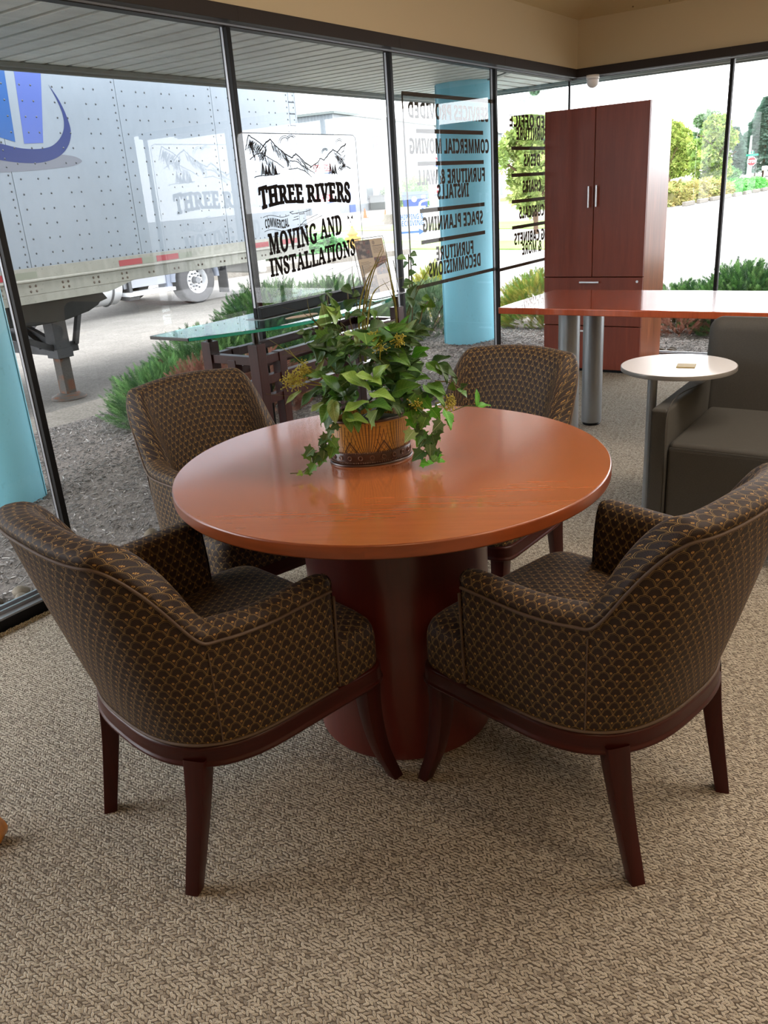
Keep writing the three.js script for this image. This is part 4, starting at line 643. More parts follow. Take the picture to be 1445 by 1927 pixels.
// ================================================================== artificial plant in an oval wooden planter
{
  const t = thing('potted_plant', 'lush artificial plant with trailing ivy in an oval wood grain planter on the round table', 'plant', [-1.185, 0.737, -1.607]);
  const axis = Math.atan2(0.748, 0.663), oval = (a, r, k = 0.74) => [Math.cos(a) * r, Math.sin(a) * r * k];
  const ring = (prof, seg = 96) => { const g = gridGeo(seg, prof.length - 1, (u, v) => { const [r, y] = prof[Math.round(v * (prof.length - 1))], p = oval(-u * 6.28318, r); return [p[0], y, p[1], u * 0.6, y]; }, true); g.rotateY(axis); return g; };
  const skin = canvasTex(1536, 320, (g, w, h) => {
    g.fillStyle = '#a8782f'; g.fillRect(0, 0, w, h); const R = rng(21);
    for (let i = 0; i < 900; i++) { g.strokeStyle = `rgba(${R() < 0.5 ? '70,42,16' : '214,168,84'},${0.1 + 0.2 * R()})`; g.lineWidth = 1 + R() * 2; const y = R() * h, x = R() * w; g.beginPath(); g.moveTo(x, y); g.lineTo(x + 60 + R() * 60, y + (R() - 0.5) * 8); g.stroke(); }
    for (let c = -1; c < 8; c++) for (let k = -9; k <= 9; k++) { const x0 = c * 210 + 40, s = k / 9; g.strokeStyle = 'rgba(58,34,16,.85)'; g.lineWidth = 3 + 4 * R() * (1 - Math.abs(s)); g.beginPath(); g.moveTo(x0, h * 0.98); g.bezierCurveTo(x0 + s * 50, h * 0.7, x0 + s * 150, h * (0.55 + 0.3 * Math.abs(s)), x0 + s * 190, h * (-0.1 + 0.75 * Math.abs(s) * Math.abs(s))); g.stroke(); }
    for (let c = 0; c < 7; c++) { g.strokeStyle = 'rgba(52,30,14,.9)'; g.lineWidth = 9; g.beginPath(); g.moveTo(c * 210 + 95, h * 0.72); g.lineTo(c * 210 + 145, h * 0.42); g.lineTo(c * 210 + 195, h * 0.72); g.stroke(); }
  }, 0.6, 0.105);
  const wall = part('planter', ring([[0.084, 0.0], [0.097, 0.004], [0.098, 0.03], [0.1, 0.045], [0.104, 0.085], [0.107, 0.112], [0.101, 0.112], [0.096, 0.08]]), phys({ map: skin, roughness: 0.38, clearcoat: 0.5, clearcoatRoughness: 0.2, side: THREE.DoubleSide }), t);
  const leather = phys({ color: C('#3b2018'), roughness: 0.35, clearcoat: 0.4, clearcoatRoughness: 0.25 });
  part('base_band', ring([[0.096, 0.0], [0.101, 0.003], [0.1015, 0.03], [0.098, 0.033]]), leather, wall);
  const loop = (r, y, w) => { const pts = []; for (let i = 0; i < 64; i++) { const p = oval((i / 64) * 6.2832, r); pts.push(V3(p[0], y, p[1])); } const g = new THREE.TubeGeometry(new THREE.CatmullRomCurve3(pts, true), 128, w, 7, true); g.rotateY(axis); return g; };
  part('rope_rim', [loop(0.106, 0.113, 0.0042), loop(0.1025, 0.002, 0.004)], leather, wall);
  const beads = []; for (const [y, r, n] of [[0.034, 0.1015, 110], [0.009, 0.1025, 110]]) for (let i = 0; i < n; i++) { const p = oval((i / n) * 6.2832, r), s = new THREE.SphereGeometry(0.0021, 6, 4); s.translate(p[0], y, p[1]); s.rotateY(axis); beads.push(s); }
  for (let i = 0; i < 22; i++) { const a = (i / 22) * 6.2832, p = oval(a, 0.1022), s = new THREE.TorusGeometry(0.005, 0.0013, 5, 14); s.rotateY(Math.PI / 2 - a); s.translate(p[0], 0.021, p[1]); s.rotateY(axis); beads.push(s); }
  part('bead_trim', beads, std({ color: C('#6a4a3a'), roughness: 0.3, metalness: 0.4 }), wall).userData.kind = 'stuff';
  part('moss', ring([[0.099, 0.092], [0.06, 0.102], [0.0, 0.106]]), std({ color: C('#1e2416'), roughness: 1 }), t);

  // ---- foliage; a: sideways as seen from the room, h: above the table, d: towards the room
  const Rv = V3(0.803, 0, -0.595), Dv = V3(0.595, 0, 0.803), at3 = (a, h, d) => Rv.clone().multiplyScalar(a).addScaledVector(Dv, d).add(V3(0, h, 0));
  const P = (px, py, d) => { const dx = px - 699.6, dy = py - 862.4 - d * 158, q = -0.077 * dx - 0.997 * dy, h = 0.00138775 * q - 3.04e-7 * q * q; return at3((0.997 * dx - 0.077 * dy) * 0.001347 * (1 - 0.176 * h) * (1 - 0.4 * d), Math.max(h, 0.016), d); };   // a sketch grid of about 1.35 mm
  const R = rng(2024);
  const veins = (dark, light, seed, pale) => canvasTex(256, 512, (g, w, h) => { g.fillStyle = dark; g.fillRect(0, 0, w, h); const q = rng(seed); for (let i = 0; i < 500; i++) { g.fillStyle = q() < 0.5 ? light : dark; g.globalAlpha = 0.12; const r = 4 + q() * 16; g.beginPath(); g.arc(q() * w, q() * h, r, 0, 7); g.fill(); } g.globalAlpha = 1; g.strokeStyle = pale; g.lineWidth = 6; g.beginPath(); g.moveTo(w / 2, 0); g.lineTo(w / 2, h); g.stroke(); g.lineWidth = 2.5; g.globalAlpha = 0.7; for (let k = 0; k < 9; k++) for (const s of [-1, 1]) { g.beginPath(); g.moveTo(w / 2, h * (0.98 - k * 0.1)); g.quadraticCurveTo(w / 2 + s * w * 0.25, h * (0.93 - k * 0.1), w / 2 + s * w * 0.5, h * (0.8 - k * 0.1)); g.stroke(); } g.globalAlpha = 1; }, 1, 1);
  const leafMat = (d, l, s, p, tr = 0.3) => phys({ map: veins(d, l, s, p), roughness: 0.5, side: THREE.DoubleSide, transmission: tr, thickness: 0, specularIntensity: 0.7 });
  const LM = [leafMat('#4f8030', '#76a63c', 1, '#98ba68'), leafMat('#8ab552', '#b0d068', 2, '#cfe2a4'), leafMat('#36582c', '#507638', 3, '#6c8d56'), leafMat('#8fab68', '#b0c688', 4, '#d0dcb4'), leafMat('#456638', '#6c8850', 5, '#b4c09c'), leafMat('#4fa02c', '#78c43c', 6, '#a0dc6c')];
  const leafCache = {};
  const leafGeo = (kind) => leafCache[kind] ??= (() => {
    const [wd, tip, fold, droop, wave] = { broad: [0.56, 0.75, 0.22, 0.35, 0.05], broadB: [0.5, 0.8, 0.35, 0.6, 0.08], slim: [0.36, 0.9, 0.25, 0.3, 0.03], slimB: [0.32, 0.85, 0.4, 0.55, 0.06], round: [0.86, 0.5, 0.16, 0.25, 0.03], roundB: [0.78, 0.55, 0.3, 0.4, 0.05], ivy: [0, 0, 0.2, 0.25, 0], ivyB: [0, 0, 0.4, 0.5, 0] }[kind];
    if (wd) return gridGeo(10, 6, (u, v) => { const w = wd * Math.pow(Math.sin(Math.PI * Math.pow(u, tip)), 0.8) * (1 - 0.25 * u) , s = (v - 0.5) * 2, x = s * w * 0.5; return [x, fold * Math.abs(x) * 1.2 - droop * u * u * 0.5 + wave * Math.sin(u * 9 + s * 2) * Math.abs(s), -u * (1 - 0.12 * droop * u), v, u]; });
    const pts = [[0, 0], [0.2, 0.1], [0.42, -0.02], [0.36, 0.26], [0.56, 0.5], [0.28, 0.56], [0.22, 0.7], [0, 1.02]], out = [...pts, ...pts.slice(1, -1).reverse().map(([x, y]) => [-x, y])];
    const pos = [], uv = [], c = [0, 0.42], H = (x, y) => fold * Math.abs(x) - droop * y * y * 0.5;
    for (let i = 0; i < out.length; i++) { const a = out[i], b = out[(i + 1) % out.length]; for (const p of [c, b, a]) { pos.push(p[0], H(p[0], p[1]), -p[1]); uv.push(p[0] + 0.5, p[1] * 0.95); } }
    const g = new THREE.BufferGeometry(); g.setAttribute('position', new THREE.Float32BufferAttribute(pos, 3)); g.setAttribute('uv', new THREE.Float32BufferAttribute(uv, 2)); const w = mergeVertices(g); w.computeVertexNormals(); return w;
  })();
  let leaves = 0;
  function leaf(kind, base, tipPt, mat, roll = 0) {       // leaf from its base to its tip, facing up and towards the room
    const m = part('leaf', leafGeo(kind), LM[mat], t), dir = tipPt.clone().sub(base), L = dir.length(); dir.normalize();
    const z = dir.clone().negate(); let up = V3(0, 0.75, 0).addScaledVector(Dv, 0.65).applyAxisAngle(dir, roll); up.addScaledVector(dir, -up.dot(dir)).normalize();
    const x = up.clone().cross(z).normalize();
    m.quaternion.setFromRotationMatrix(new THREE.Matrix4().makeBasis(x, up, z)); m.position.copy(base); m.scale.setScalar(L); leaves++; return m;
  }
  const stemMat = std({ color: C('#4a5a2c'), roughness: 0.7 }), woody = std({ color: C('#5b5036'), roughness: 0.8 }), grassMat = std({ color: C('#7f7f3a'), roughness: 0.6 }), grassDark = std({ color: C('#4d5228'), roughness: 0.6 });
  const stem = (pts, r, mat = stemMat) => part('stem', tube(pts, r, 30, 5), mat, t);
  const Q = (x, y, d) => P(x / 3.141 + 500, y / 3.141 + 440, d);
  // large and middling leaves, from base to tip
  for (const [kind, x0, y0, x1, y1, d0, d1, mat, roll] of [
    ['broad', 608, 925, 462, 802, 0.1, 0.16, 1, 0.2], ['broad', 628, 862, 533, 818, 0.12, 0.16, 1, 0], ['broad', 628, 852, 702, 772, 0.12, 0.15, 1, 0.3], ['round', 622, 858, 678, 880, 0.13, 0.16, 1, -0.3], ['broad', 612, 938, 752, 948, 0.12, 0.17, 1, -0.3], ['broad', 604, 992, 448, 1010, 0.11, 0.17, 1, 0.5], ['broad', 600, 1000, 730, 1000, 0.1, 0.16, 0, -0.2],
    ['broad', 470, 985, 352, 812, 0.08, 0.13, 0, 0.5], ['broadB', 420, 965, 285, 1085, 0.09, 0.14, 0, 0.5], ['broad', 392, 975, 402, 1108, 0.11, 0.15, 3, 0.2], ['broad', 330, 905, 182, 1003, 0.04, 0.08, 2, 0.6], ['broadB', 392, 560, 258, 742, 0.0, 0.06, 2, 0.4], ['broad', 395, 660, 300, 560, 0.0, 0.03, 0, 0.2], ['broadB', 520, 670, 380, 790, 0.04, 0.08, 2, 0.3],
    ['broad', 640, 660, 535, 560, 0.02, 0.05, 2, -0.3], ['broad', 640, 650, 770, 580, 0.02, 0.06, 2, 0.3], ['broadB', 700, 650, 835, 615, 0.04, 0.08, 2, 0.2], ['broadB', 860, 600, 965, 520, -0.02, 0.02, 4, -0.4], ['broad', 850, 560, 960, 585, -0.02, 0.03, 4, 0.3], ['broad', 770, 640, 905, 640, 0.0, 0.05, 4, 0.2],
    ['broad', 930, 890, 1068, 985, 0.06, 0.12, 0, -0.5], ['broad', 960, 880, 1060, 930, 0.05, 0.1, 0, -0.2], ['broad', 740, 940, 886, 872, 0.08, 0.13, 0, 0.2], ['broad', 735, 930, 770, 770, 0.05, 0.08, 2, 0.1], ['broadB', 780, 830, 870, 730, 0.02, 0.06, 2, 0.3], ['round', 740, 760, 860, 750, 0.05, 0.09, 2, 0], ['broad', 960, 790, 1070, 700, 0.0, 0.04, 2, -0.3], ['broad', 990, 770, 1135, 830, 0.02, 0.06, 2, -0.2], ['broadB', 1010, 760, 1090, 850, 0.03, 0.08, 2, -0.4], ['broad', 950, 760, 1040, 820, 0.03, 0.07, 0, 0.1],
    ['broad', 1050, 1030, 1105, 1135, 0.08, 0.12, 5, -0.6], ['broad', 860, 720, 950, 665, 0.03, 0.06, 5, 0.2], ['round', 880, 730, 945, 710, 0.03, 0.07, 0, 0.1], ['slim', 760, 590, 702, 540, 0.0, 0.02, 5, 0], ['slim', 790, 560, 840, 470, -0.03, -0.02, 5, 0], ['slim', 820, 590, 880, 500, -0.03, 0.0, 3, 0.4],
    ['broad', 470, 1040, 500, 1158, 0.12, 0.15, 0, 0.1], ['broad', 470, 1080, 596, 1078, 0.12, 0.16, 1, -0.3], ['broad', 520, 1060, 545, 1150, 0.11, 0.15, 0, -0.2], ['ivy', 610, 1110, 640, 1035, 0.1, 0.13, 1, 0.2], ['slim', 490, 760, 590, 640, 0.02, 0.05, 4, 0], ['broad', 560, 690, 660, 740, 0.05, 0.09, 4, -0.2], ['broad', 640, 720, 745, 800, 0.06, 0.1, 4, -0.2],
    ['slim', 510, 790, 440, 700, 0.05, 0.08, 2, 0.2], ['slim', 500, 620, 420, 690, 0.04, 0.07, 4, 0.2], ['broadB', 540, 620, 470, 560, 0.0, 0.03, 3, 0.4], ['broadB', 560, 580, 520, 660, 0.03, 0.06, 3, 0.2], ['slim', 210, 930, 108, 995, 0.03, 0.06, 3, 0.3], ['slim', 300, 860, 330, 745, 0.03, 0.05, 3, 0], ['broad', 340, 1000, 258, 1030, 0.08, 0.12, 3, 0.4], ['broad', 700, 870, 660, 800, 0.08, 0.11, 0, 0.2],
    ['ivy', 360, 540, 340, 420, -0.04, 0, 3, 0.3], ['ivyB', 420, 520, 380, 420, -0.04, -0.01, 1, 0.3], ['slim', 440, 500, 385, 340, -0.05, -0.05, 0, 0.4], ['broadB', 270, 600, 180, 560, -0.02, 0.0, 4, 0.3], ['broad', 260, 560, 225, 640, -0.02, 0.02, 2, 0.2], ['slim', 290, 560, 240, 530, -0.02, 0, 4, 0.1],
    ['slim', 800, 1000, 850, 930, 0.09, 0.12, 2, 0], ['broad', 850, 960, 930, 1040, 0.08, 0.12, 2, -0.3], ['slim', 880, 860, 960, 840, 0.06, 0.1, 0, 0], ['broad', 820, 690, 850, 610, 0.02, 0.04, 4, 0.2], ['broad', 690, 1010, 640, 1090, 0.1, 0.13, 2, 0],
  ]) leaf(kind, Q(x0, y0, d0), Q(x1, y1, d1), mat, roll);
  // eucalyptus sprays
  const spray = (pts, list) => { stem(pts.map(([x, y, d]) => Q(x, y, d)), 0.0016, woody); for (const [x, y, r, d, m] of list) { const a = R() * 6.28; leaf(R() < 0.5 ? 'round' : 'roundB', Q(x - Math.cos(a) * r * 0.85, y - Math.sin(a) * r * 0.85, d), Q(x + Math.cos(a) * r * 0.85, y + Math.sin(a) * r * 0.85, d + 0.015), m, (R() - 0.5) * 1.2); } };
  spray([[800, 720, 0], [860, 540, -0.03], [868, 400, -0.05], [850, 260, -0.06], [846, 90, -0.07]], [[870, 320, 48, -0.05, 4], [855, 388, 44, -0.04, 2], [862, 210, 28, -0.06, 2], [862, 132, 34, -0.06, 2], [800, 112, 32, -0.07, 0], [872, 94, 24, -0.06, 2], [845, 270, 34, -0.05, 4], [830, 150, 20, -0.07, 2], [880, 160, 16, -0.06, 2], [826, 300, 26, -0.05, 4]]);
  spray([[850, 640, 0], [910, 520, -0.02], [935, 420, -0.04], [968, 380, -0.05]], [[955, 372, 34, -0.04, 0], [978, 400, 30, -0.04, 0], [935, 430, 34, -0.04, 0], [915, 405, 26, -0.04, 2], [900, 480, 30, -0.03, 2], [880, 470, 26, -0.03, 2], [920, 545, 30, -0.02, 4]]);
  spray([[560, 700, 0.0], [500, 520, -0.03], [488, 400, -0.05], [480, 290, -0.06]], [[485, 318, 48, -0.05, 2], [500, 402, 52, -0.04, 2], [530, 345, 30, -0.05, 2], [530, 462, 40, -0.04, 2], [560, 500, 36, -0.03, 0], [480, 480, 30, -0.03, 2], [600, 470, 30, -0.04, 2], [640, 470, 40, -0.04, 0], [615, 380, 26, -0.06, 4]]);
  spray([[470, 640, 0], [410, 520, -0.03], [370, 420, -0.05], [360, 350, -0.06]], [[335, 372, 34, -0.05, 2], [376, 352, 28, -0.05, 2], [352, 408, 30, -0.05, 0], [400, 440, 30, -0.04, 2], [375, 470, 24, -0.04, 2], [330, 410, 22, -0.05, 2], [440, 560, 26, -0.02, 4]]);
  spray([[1000, 870, 0.03], [1090, 880, 0.02], [1160, 920, 0.01]], [[1170, 898, 26, 0.02, 4], [1150, 925, 24, 0.02, 0], [1172, 942, 22, 0.02, 0], [1100, 900, 28, 0.03, 0], [1120, 870, 20, 0.02, 2]]);
  spray([[330, 760, 0.03], [380, 650, 0.02], [430, 640, 0.02]], [[400, 640, 30, 0.05, 2], [430, 660, 28, 0.05, 4], [360, 700, 24, 0.04, 2], [460, 630, 26, 0.04, 2], [415, 600, 22, 0.03, 2]]);
  // ivy
  const trail = (pts, list, size) => { stem(pts.map(([x, y, d]) => Q(x, y, d)), 0.0012, stemMat); for (const [x, y, d, m] of list) { const a = 0.6 + R() * 2.0, r = size * (0.8 + 0.5 * R()); leaf(R() < 0.5 ? 'ivy' : 'ivyB', Q(x - Math.cos(a) * r * 0.5, y - Math.sin(a) * r * 0.5, d), Q(x + Math.cos(a) * r * 0.5, y + Math.sin(a) * r * 0.5, d + 0.012), m, (R() - 0.5) * 1.0); } };
  const ivyR = []; for (let i = 0; i < 34; i++) { const f = i / 34; ivyR.push([lerp(900, 970, f) + (R() - 0.5) * 190 * (1 - 0.45 * f), lerp(960, 1320, f) + (R() - 0.5) * 60, 0.07 + 0.05 * R(), [0, 4, 5, 2, 0][i % 5]]); }
  trail([[830, 960, 0.04], [880, 1050, 0.09], [930, 1180, 0.11], [960, 1300, 0.12], [990, 1410, 0.13]], [...ivyR, [935, 1400, 0.13, 5], [965, 1420, 0.13, 5], [1010, 1340, 0.12, 5], [1030, 1372, 0.12, 5], [990, 1330, 0.12, 0], [890, 1290, 0.12, 2], [840, 1180, 0.12, 3]], 74);
  trail([[420, 1060, 0.1], [385, 1140, 0.12], [345, 1230, 0.12], [290, 1310, 0.12], [215, 1400, 0.13], [150, 1480, 0.135]], [[400, 1130, 0.12, 2], [375, 1160, 0.12, 4], [350, 1200, 0.12, 4], [325, 1215, 0.12, 2], [345, 1250, 0.12, 2], [400, 1225, 0.13, 0], [385, 1270, 0.13, 0], [340, 1290, 0.12, 4], [320, 1320, 0.12, 0], [290, 1310, 0.12, 2], [245, 1300, 0.12, 0], [250, 1275, 0.12, 4], [268, 1375, 0.13, 0], [248, 1432, 0.13, 0], [208, 1495, 0.135, 1], [360, 1110, 0.11, 2]], 66);
  trail([[1010, 1060, 0.06], [1100, 1045, 0.05], [1180, 1018, 0.04], [1245, 1020, 0.035]], [[1080, 1100, 0.08, 5]], 50); leaf('broad', Q(1245, 1020, 0.035), Q(1335, 1000, 0.03), 5, -0.3); leaf('slim', Q(1245, 1020, 0.035), Q(1255, 910, 0.02), 5, 0.5);
  // filling leaves inside the mound
  for (let i = 0; i < 128; i++) { const a = R() * 6.283, r = Math.sqrt(R()), e = R(), x = Math.cos(a) * r * 0.15 * (1 - 0.25 * e), d = Math.sin(a) * r * 0.1, h = 0.125 + 0.2 * e, len = 0.055 + 0.045 * R(), b = at3(x * 0.7 + 0.0, h, d * 0.8), o = at3(x * 0.7 + Math.cos(a) * len * 0.8, h + len * (R() * 0.9 - 0.35), d * 0.8 + Math.sin(a) * len * 0.8); leaf(['broad', 'slim', 'broadB', 'roundB', 'ivy', 'slimB'][i % 6], b, o, [2, 0, 2, 4, 2, 0, 4][i % 7], (R() - 0.5) * 1.4); }
  // grass blades
  const blade = (pts, w0, mat, w = w0 * 1.5) => part('grass_blade', (() => { const c = new THREE.CatmullRomCurve3(pts.map(([x, y, d]) => Q(x, y, d))), g = gridGeo(24, 2, (u, v) => { const p = c.getPoint(u), q = w * (1 - Math.pow(u, 2.2) * 0.9) * (v - 0.5); return [p.x + Rv.x * q, p.y + Math.abs(v - 0.5) * w * 0.3, p.z + Rv.z * q]; }); return g; })(), mat, t);
  const gm = grassMat.clone(), gd = grassDark.clone(); gm.side = gd.side = THREE.DoubleSide;
  for (const [pts, w, k] of [[[[590, 760, 0], [575, 480, -0.05], [610, 260, -0.06], [690, 40, -0.07]], 0.004, 0], [[[560, 740, 0], [540, 420, -0.06], [515, 250, -0.07], [505, 110, -0.08]], 0.0022, 1], [[[600, 720, 0], [590, 440, -0.06], [640, 200, -0.07], [700, 60, -0.07]], 0.003, 0], [[[560, 760, 0], [555, 420, -0.05], [600, 250, -0.06], [660, 150, -0.06], [730, 120, -0.05]], 0.003, 0], [[[760, 720, 0], [775, 500, -0.05], [745, 280, -0.06], [700, 20, -0.08]], 0.004, 0], [[[780, 720, 0], [770, 420, -0.05], [735, 230, -0.06], [700, 120, -0.07]], 0.0032, 0], [[[770, 700, 0], [765, 420, -0.05], [740, 340, -0.05], [690, 250, -0.05]], 0.0022, 1], [[[800, 700, 0], [850, 420, -0.05], [930, 250, -0.06], [1038, 60, -0.08]], 0.0022, 1], [[[820, 690, 0], [850, 460, -0.05], [920, 290, -0.06], [1010, 220, -0.06]], 0.0022, 1], [[[590, 640, 0], [640, 330, -0.05], [720, 270, -0.05], [820, 236, -0.05]], 0.0028, 0], [[[460, 720, 0.02], [330, 560, 0.0], [220, 470, 0], [95, 432, 0]], 0.0026, 1], [[[420, 720, 0.02], [320, 560, 0], [260, 470, 0], [240, 365, -0.01]], 0.0026, 1], [[[400, 860, 0.04], [250, 790, 0.02], [130, 700, 0.0], [0, 612, -0.02]], 0.0026, 0], [[[380, 860, 0.04], [280, 820, 0.03], [180, 740, 0.02], [110, 650, 0]], 0.0026, 0], [[[420, 840, 0.04], [300, 690, 0.02], [200, 700, 0.02], [95, 720, 0.02]], 0.0024, 0], [[[520, 700, 0], [450, 540, -0.02], [440, 520, -0.02], [560, 640, 0.02]], 0.002, 1], [[[700, 700, 0], [680, 540, -0.03], [660, 480, -0.04], [640, 430, -0.05]], 0.0022, 1], [[[480, 900, 0.08], [300, 920, 0.06], [180, 960, 0.05], [0, 950, 0.03]], 0.0018, 0], [[[840, 700, 0], [870, 560, -0.02], [930, 440, -0.03], [960, 380, -0.04]], 0.002, 1], [[[660, 720, 0], [640, 560, -0.03], [600, 470, -0.04], [540, 420, -0.05]], 0.002, 1]]) blade(pts, w, k ? gd : gm);
  // yellow-green flower sprigs
  const sprigMat = std({ color: C('#a8a238'), roughness: 0.6 });
  const sprig = (x, y, d, n, spread, from) => { const g = [], c = Q(x, y, d); for (let i = 0; i < n; i++) { const a = R() * 6.283, e = Math.acos(2 * R() - 1), v = V3(Math.sin(e) * Math.cos(a), Math.cos(e), Math.sin(e) * Math.sin(a)), o = c.clone().add(V3((R() - 0.5), (R() - 0.5), (R() - 0.5)).multiplyScalar(spread)), q = o.clone().addScaledVector(v, 0.008 + R() * 0.006); g.push(rod(o, q, 0.0007, 4)); const s = new THREE.SphereGeometry(0.0017, 5, 4); s.translate(q.x, q.y, q.z); g.push(s); } g.push(tube([Q(...from), c], 0.0012, 8, 4)); const m = part('flower_sprig', g, sprigMat, t); m.userData.kind = 'stuff'; };
  sprig(640, 612, 0.09, 46, 0.018, [660, 760, 0.04]); sprig(672, 672, 0.1, 40, 0.018, [670, 800, 0.05]); sprig(782, 632, 0.09, 46, 0.018, [750, 760, 0.04]); sprig(140, 880, 0.05, 70, 0.03, [330, 900, 0.05]); sprig(190, 850, 0.05, 80, 0.036, [330, 890, 0.05]); sprig(225, 800, 0.045, 60, 0.03, [340, 860, 0.05]); sprig(1090, 990, 0.06, 50, 0.022, [1000, 1000, 0.05]); sprig(1070, 1030, 0.07, 30, 0.02, [1000, 1010, 0.05]); sprig(880, 1000, 0.12, 26, 0.016, [860, 960, 0.08]);
}
// ================================================================== semi-trailer
{
  const TX = -6.6, zN = -8.0, zR = 0.6, yB = 0.955, yT = 3.75, t = thing('semi_trailer', 'white riveted semi trailer with a blue logo parked on its landing gear along the windows', 'trailer', [TX, GY, (zN + zR) / 2]);  // rear end out of view, kept short to let daylight past
  const L = (x, y, z) => V3(x - 0, y - GY, z - (zN + zR) / 2);          // world height and z to the trailer's own axes; x counts from the near side
  const bx = (x0, y0, z0, x1, y1, z1, b = 0) => { const a = L(x0, y0, z0), c = L(x1, y1, z1); return box(a.x, a.y, a.z, c.x, c.y, c.z, b); };
  const W = 2.55;
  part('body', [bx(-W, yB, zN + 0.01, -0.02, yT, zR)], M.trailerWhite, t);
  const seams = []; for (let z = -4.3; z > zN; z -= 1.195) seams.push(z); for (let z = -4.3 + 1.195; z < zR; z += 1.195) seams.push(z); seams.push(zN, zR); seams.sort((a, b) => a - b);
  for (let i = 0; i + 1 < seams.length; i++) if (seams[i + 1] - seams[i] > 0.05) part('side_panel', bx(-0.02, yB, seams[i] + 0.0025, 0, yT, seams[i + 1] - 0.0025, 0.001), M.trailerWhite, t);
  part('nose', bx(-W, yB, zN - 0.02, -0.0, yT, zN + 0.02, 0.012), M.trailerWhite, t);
  // rivets: along each seam, in pairs of columns between them, and along the bottom
  const dot = new THREE.SphereGeometry(0.0085, 7, 5); dot.scale(0.5, 1, 1); const spots = [];
  for (let i = 0; i + 1 < seams.length; i++) { const a = seams[i], d = seams[i + 1] - a; if (a > -1.5) continue; for (let y = yB + 0.05; y < yT; y += 0.062) spots.push([y, a + 0.035]); for (const f of [0.2, 0.285, 0.465, 0.55, 0.72, 0.805, 0.94]) for (let y = yB + 0.11; y < yT; y += 0.118) spots.push([y, a + d * f]); for (let k = 0; k < 16; k++) spots.push([yB + 0.014, a + (k + 0.5) / 16 * d]); }
  { const im = new THREE.InstancedMesh(dot, M.rivet, spots.length), m = new THREE.Matrix4(); spots.forEach(([y, z], i) => { const p = L(0.001, y, z); im.setMatrixAt(i, m.makeTranslation(p.x, p.y, p.z)); }); im.name = 'rivets'; im.userData.kind = 'stuff'; t.add(im); }
  // bottom rail with ridge, tape and bolts
  const tiltY = (z) => 0.012 * (z + 4.3);
  const rail = part('bottom_rail', [bx(-0.04, 0.865, zN, 0.004, yB, zR, 0.002), bx(-0.03, 0.735, zN, 0.006, 0.865, zR, 0.003), bx(0, 0.838, zN, 0.03, 0.862, zR, 0.008)], M.railAlu, t);
  for (const [a, b, red] of [[-3.4, -3.12, 0], [-3.82, -3.4, 1], [-4.07, -3.82, 1], [-4.335, -4.07, 0], [-5.48, -5.2, 1], [-5.655, -5.48, 0], [-5.945, -5.655, 1], [-6.13, -5.945, 0], [-7.3, -7.0, 1], [-7.5, -7.3, 0], [-7.8, -7.5, 1]]) part('reflective_tape', bx(0.004, 0.872, a + 0.004, 0.0055, 0.925, b - 0.004), red ? M.tapeRed : M.tapeWhite, rail);
  const bolts = []; for (let i = 0; i < 16; i++) { const z = -3.62 - i * 0.325; if (z < zN + 0.1) break; for (const dz of [-0.028, 0.028]) for (const dy of i < 6 ? [0, 0.042] : [0.02]) { const s = new THREE.SphereGeometry(0.0115, 8, 5); s.scale(0.6, 1, 1); const p = L(0.007, 0.765 + dy, z + dz); bolts.push(at(s, p.x, p.y, p.z)); } }
  part('bolt', bolts, M.bolt, rail).userData.kind = 'stuff';
  const lower = bx(-0.03, 0.665, -4.95, 0.004, 0.736, zR, 0.003); part('rail_skirt', [lower], M.railAlu, t);
  { const pts = [[-4.95, 0.665], [-4.95, 0.736], [-5.35, 0.736], [-5.28, 0.72], [-5.12, 0.68], [-5.03, 0.667]], s = new THREE.Shape(pts.map(([z, y]) => { const p = L(0, y, z); return new THREE.Vector2(-p.z, p.y); })), g = new THREE.ExtrudeGeometry(s, { depth: 0.03, bevelEnabled: false }); g.rotateY(Math.PI / 2); g.translate(-0.028, 0, 0); part('rail_gusset', boxUV(g), M.railAlu, t); }
  // painted emblem: two leaning bars, a crescent and its shadow
  const flat = (pts, x, mat) => { const s = new THREE.Shape(pts.map(([z, y]) => { const p = L(0, y, z); return new THREE.Vector2(-p.z, p.y); })), g = new THREE.ExtrudeGeometry(s, { depth: 0.0008, bevelEnabled: false }); g.rotateY(Math.PI / 2); g.translate(x, 0, 0); return part('emblem', g, mat, t); };
  const curve = (p) => new THREE.CatmullRomCurve3(p.map(([a, b]) => V3(a, b, 0))).getPoints(40).map((v) => [v.x, v.y]);
  flat([[-3.95, 2.85], [-4.16, 2.85], [-4.425, 2.46], [-4.392, 1.935], [-4.26, 1.97], [-3.9, 2.1]], 0.0008, M.logoBlue);
  flat([[-4.25, 2.85], [-4.76, 2.85], [-4.757, 2.46], [-4.65, 1.93], [-4.47, 1.923], [-4.51, 2.45]], 0.0008, M.logoPeri);
  flat(curve([[-3.6, 1.76], [-3.95, 1.715], [-4.34, 1.712], [-4.7, 1.73], [-4.93, 1.755], [-5.005, 1.785], [-4.96, 1.815], [-4.8, 1.84], [-4.4, 1.85], [-3.6, 1.84]]), 0.0006, M.logoShadow);
  flat([...curve([[-3.5, 1.99], [-3.95, 1.86], [-4.23, 1.8], [-4.45, 1.776], [-4.63, 1.783], [-4.8, 1.835], [-4.9, 1.92], [-4.945, 2.02], [-4.93, 2.14], [-4.88, 2.27], [-4.81, 2.375]]), ...curve([[-4.81, 2.375], [-4.868, 2.25], [-4.895, 2.14], [-4.88, 2.045], [-4.82, 1.965], [-4.735, 1.91], [-4.635, 1.887], [-4.45, 1.887], [-4.25, 1.925], [-3.95, 2.0], [-3.5, 2.12]])], 0.0014, M.logoNavy);
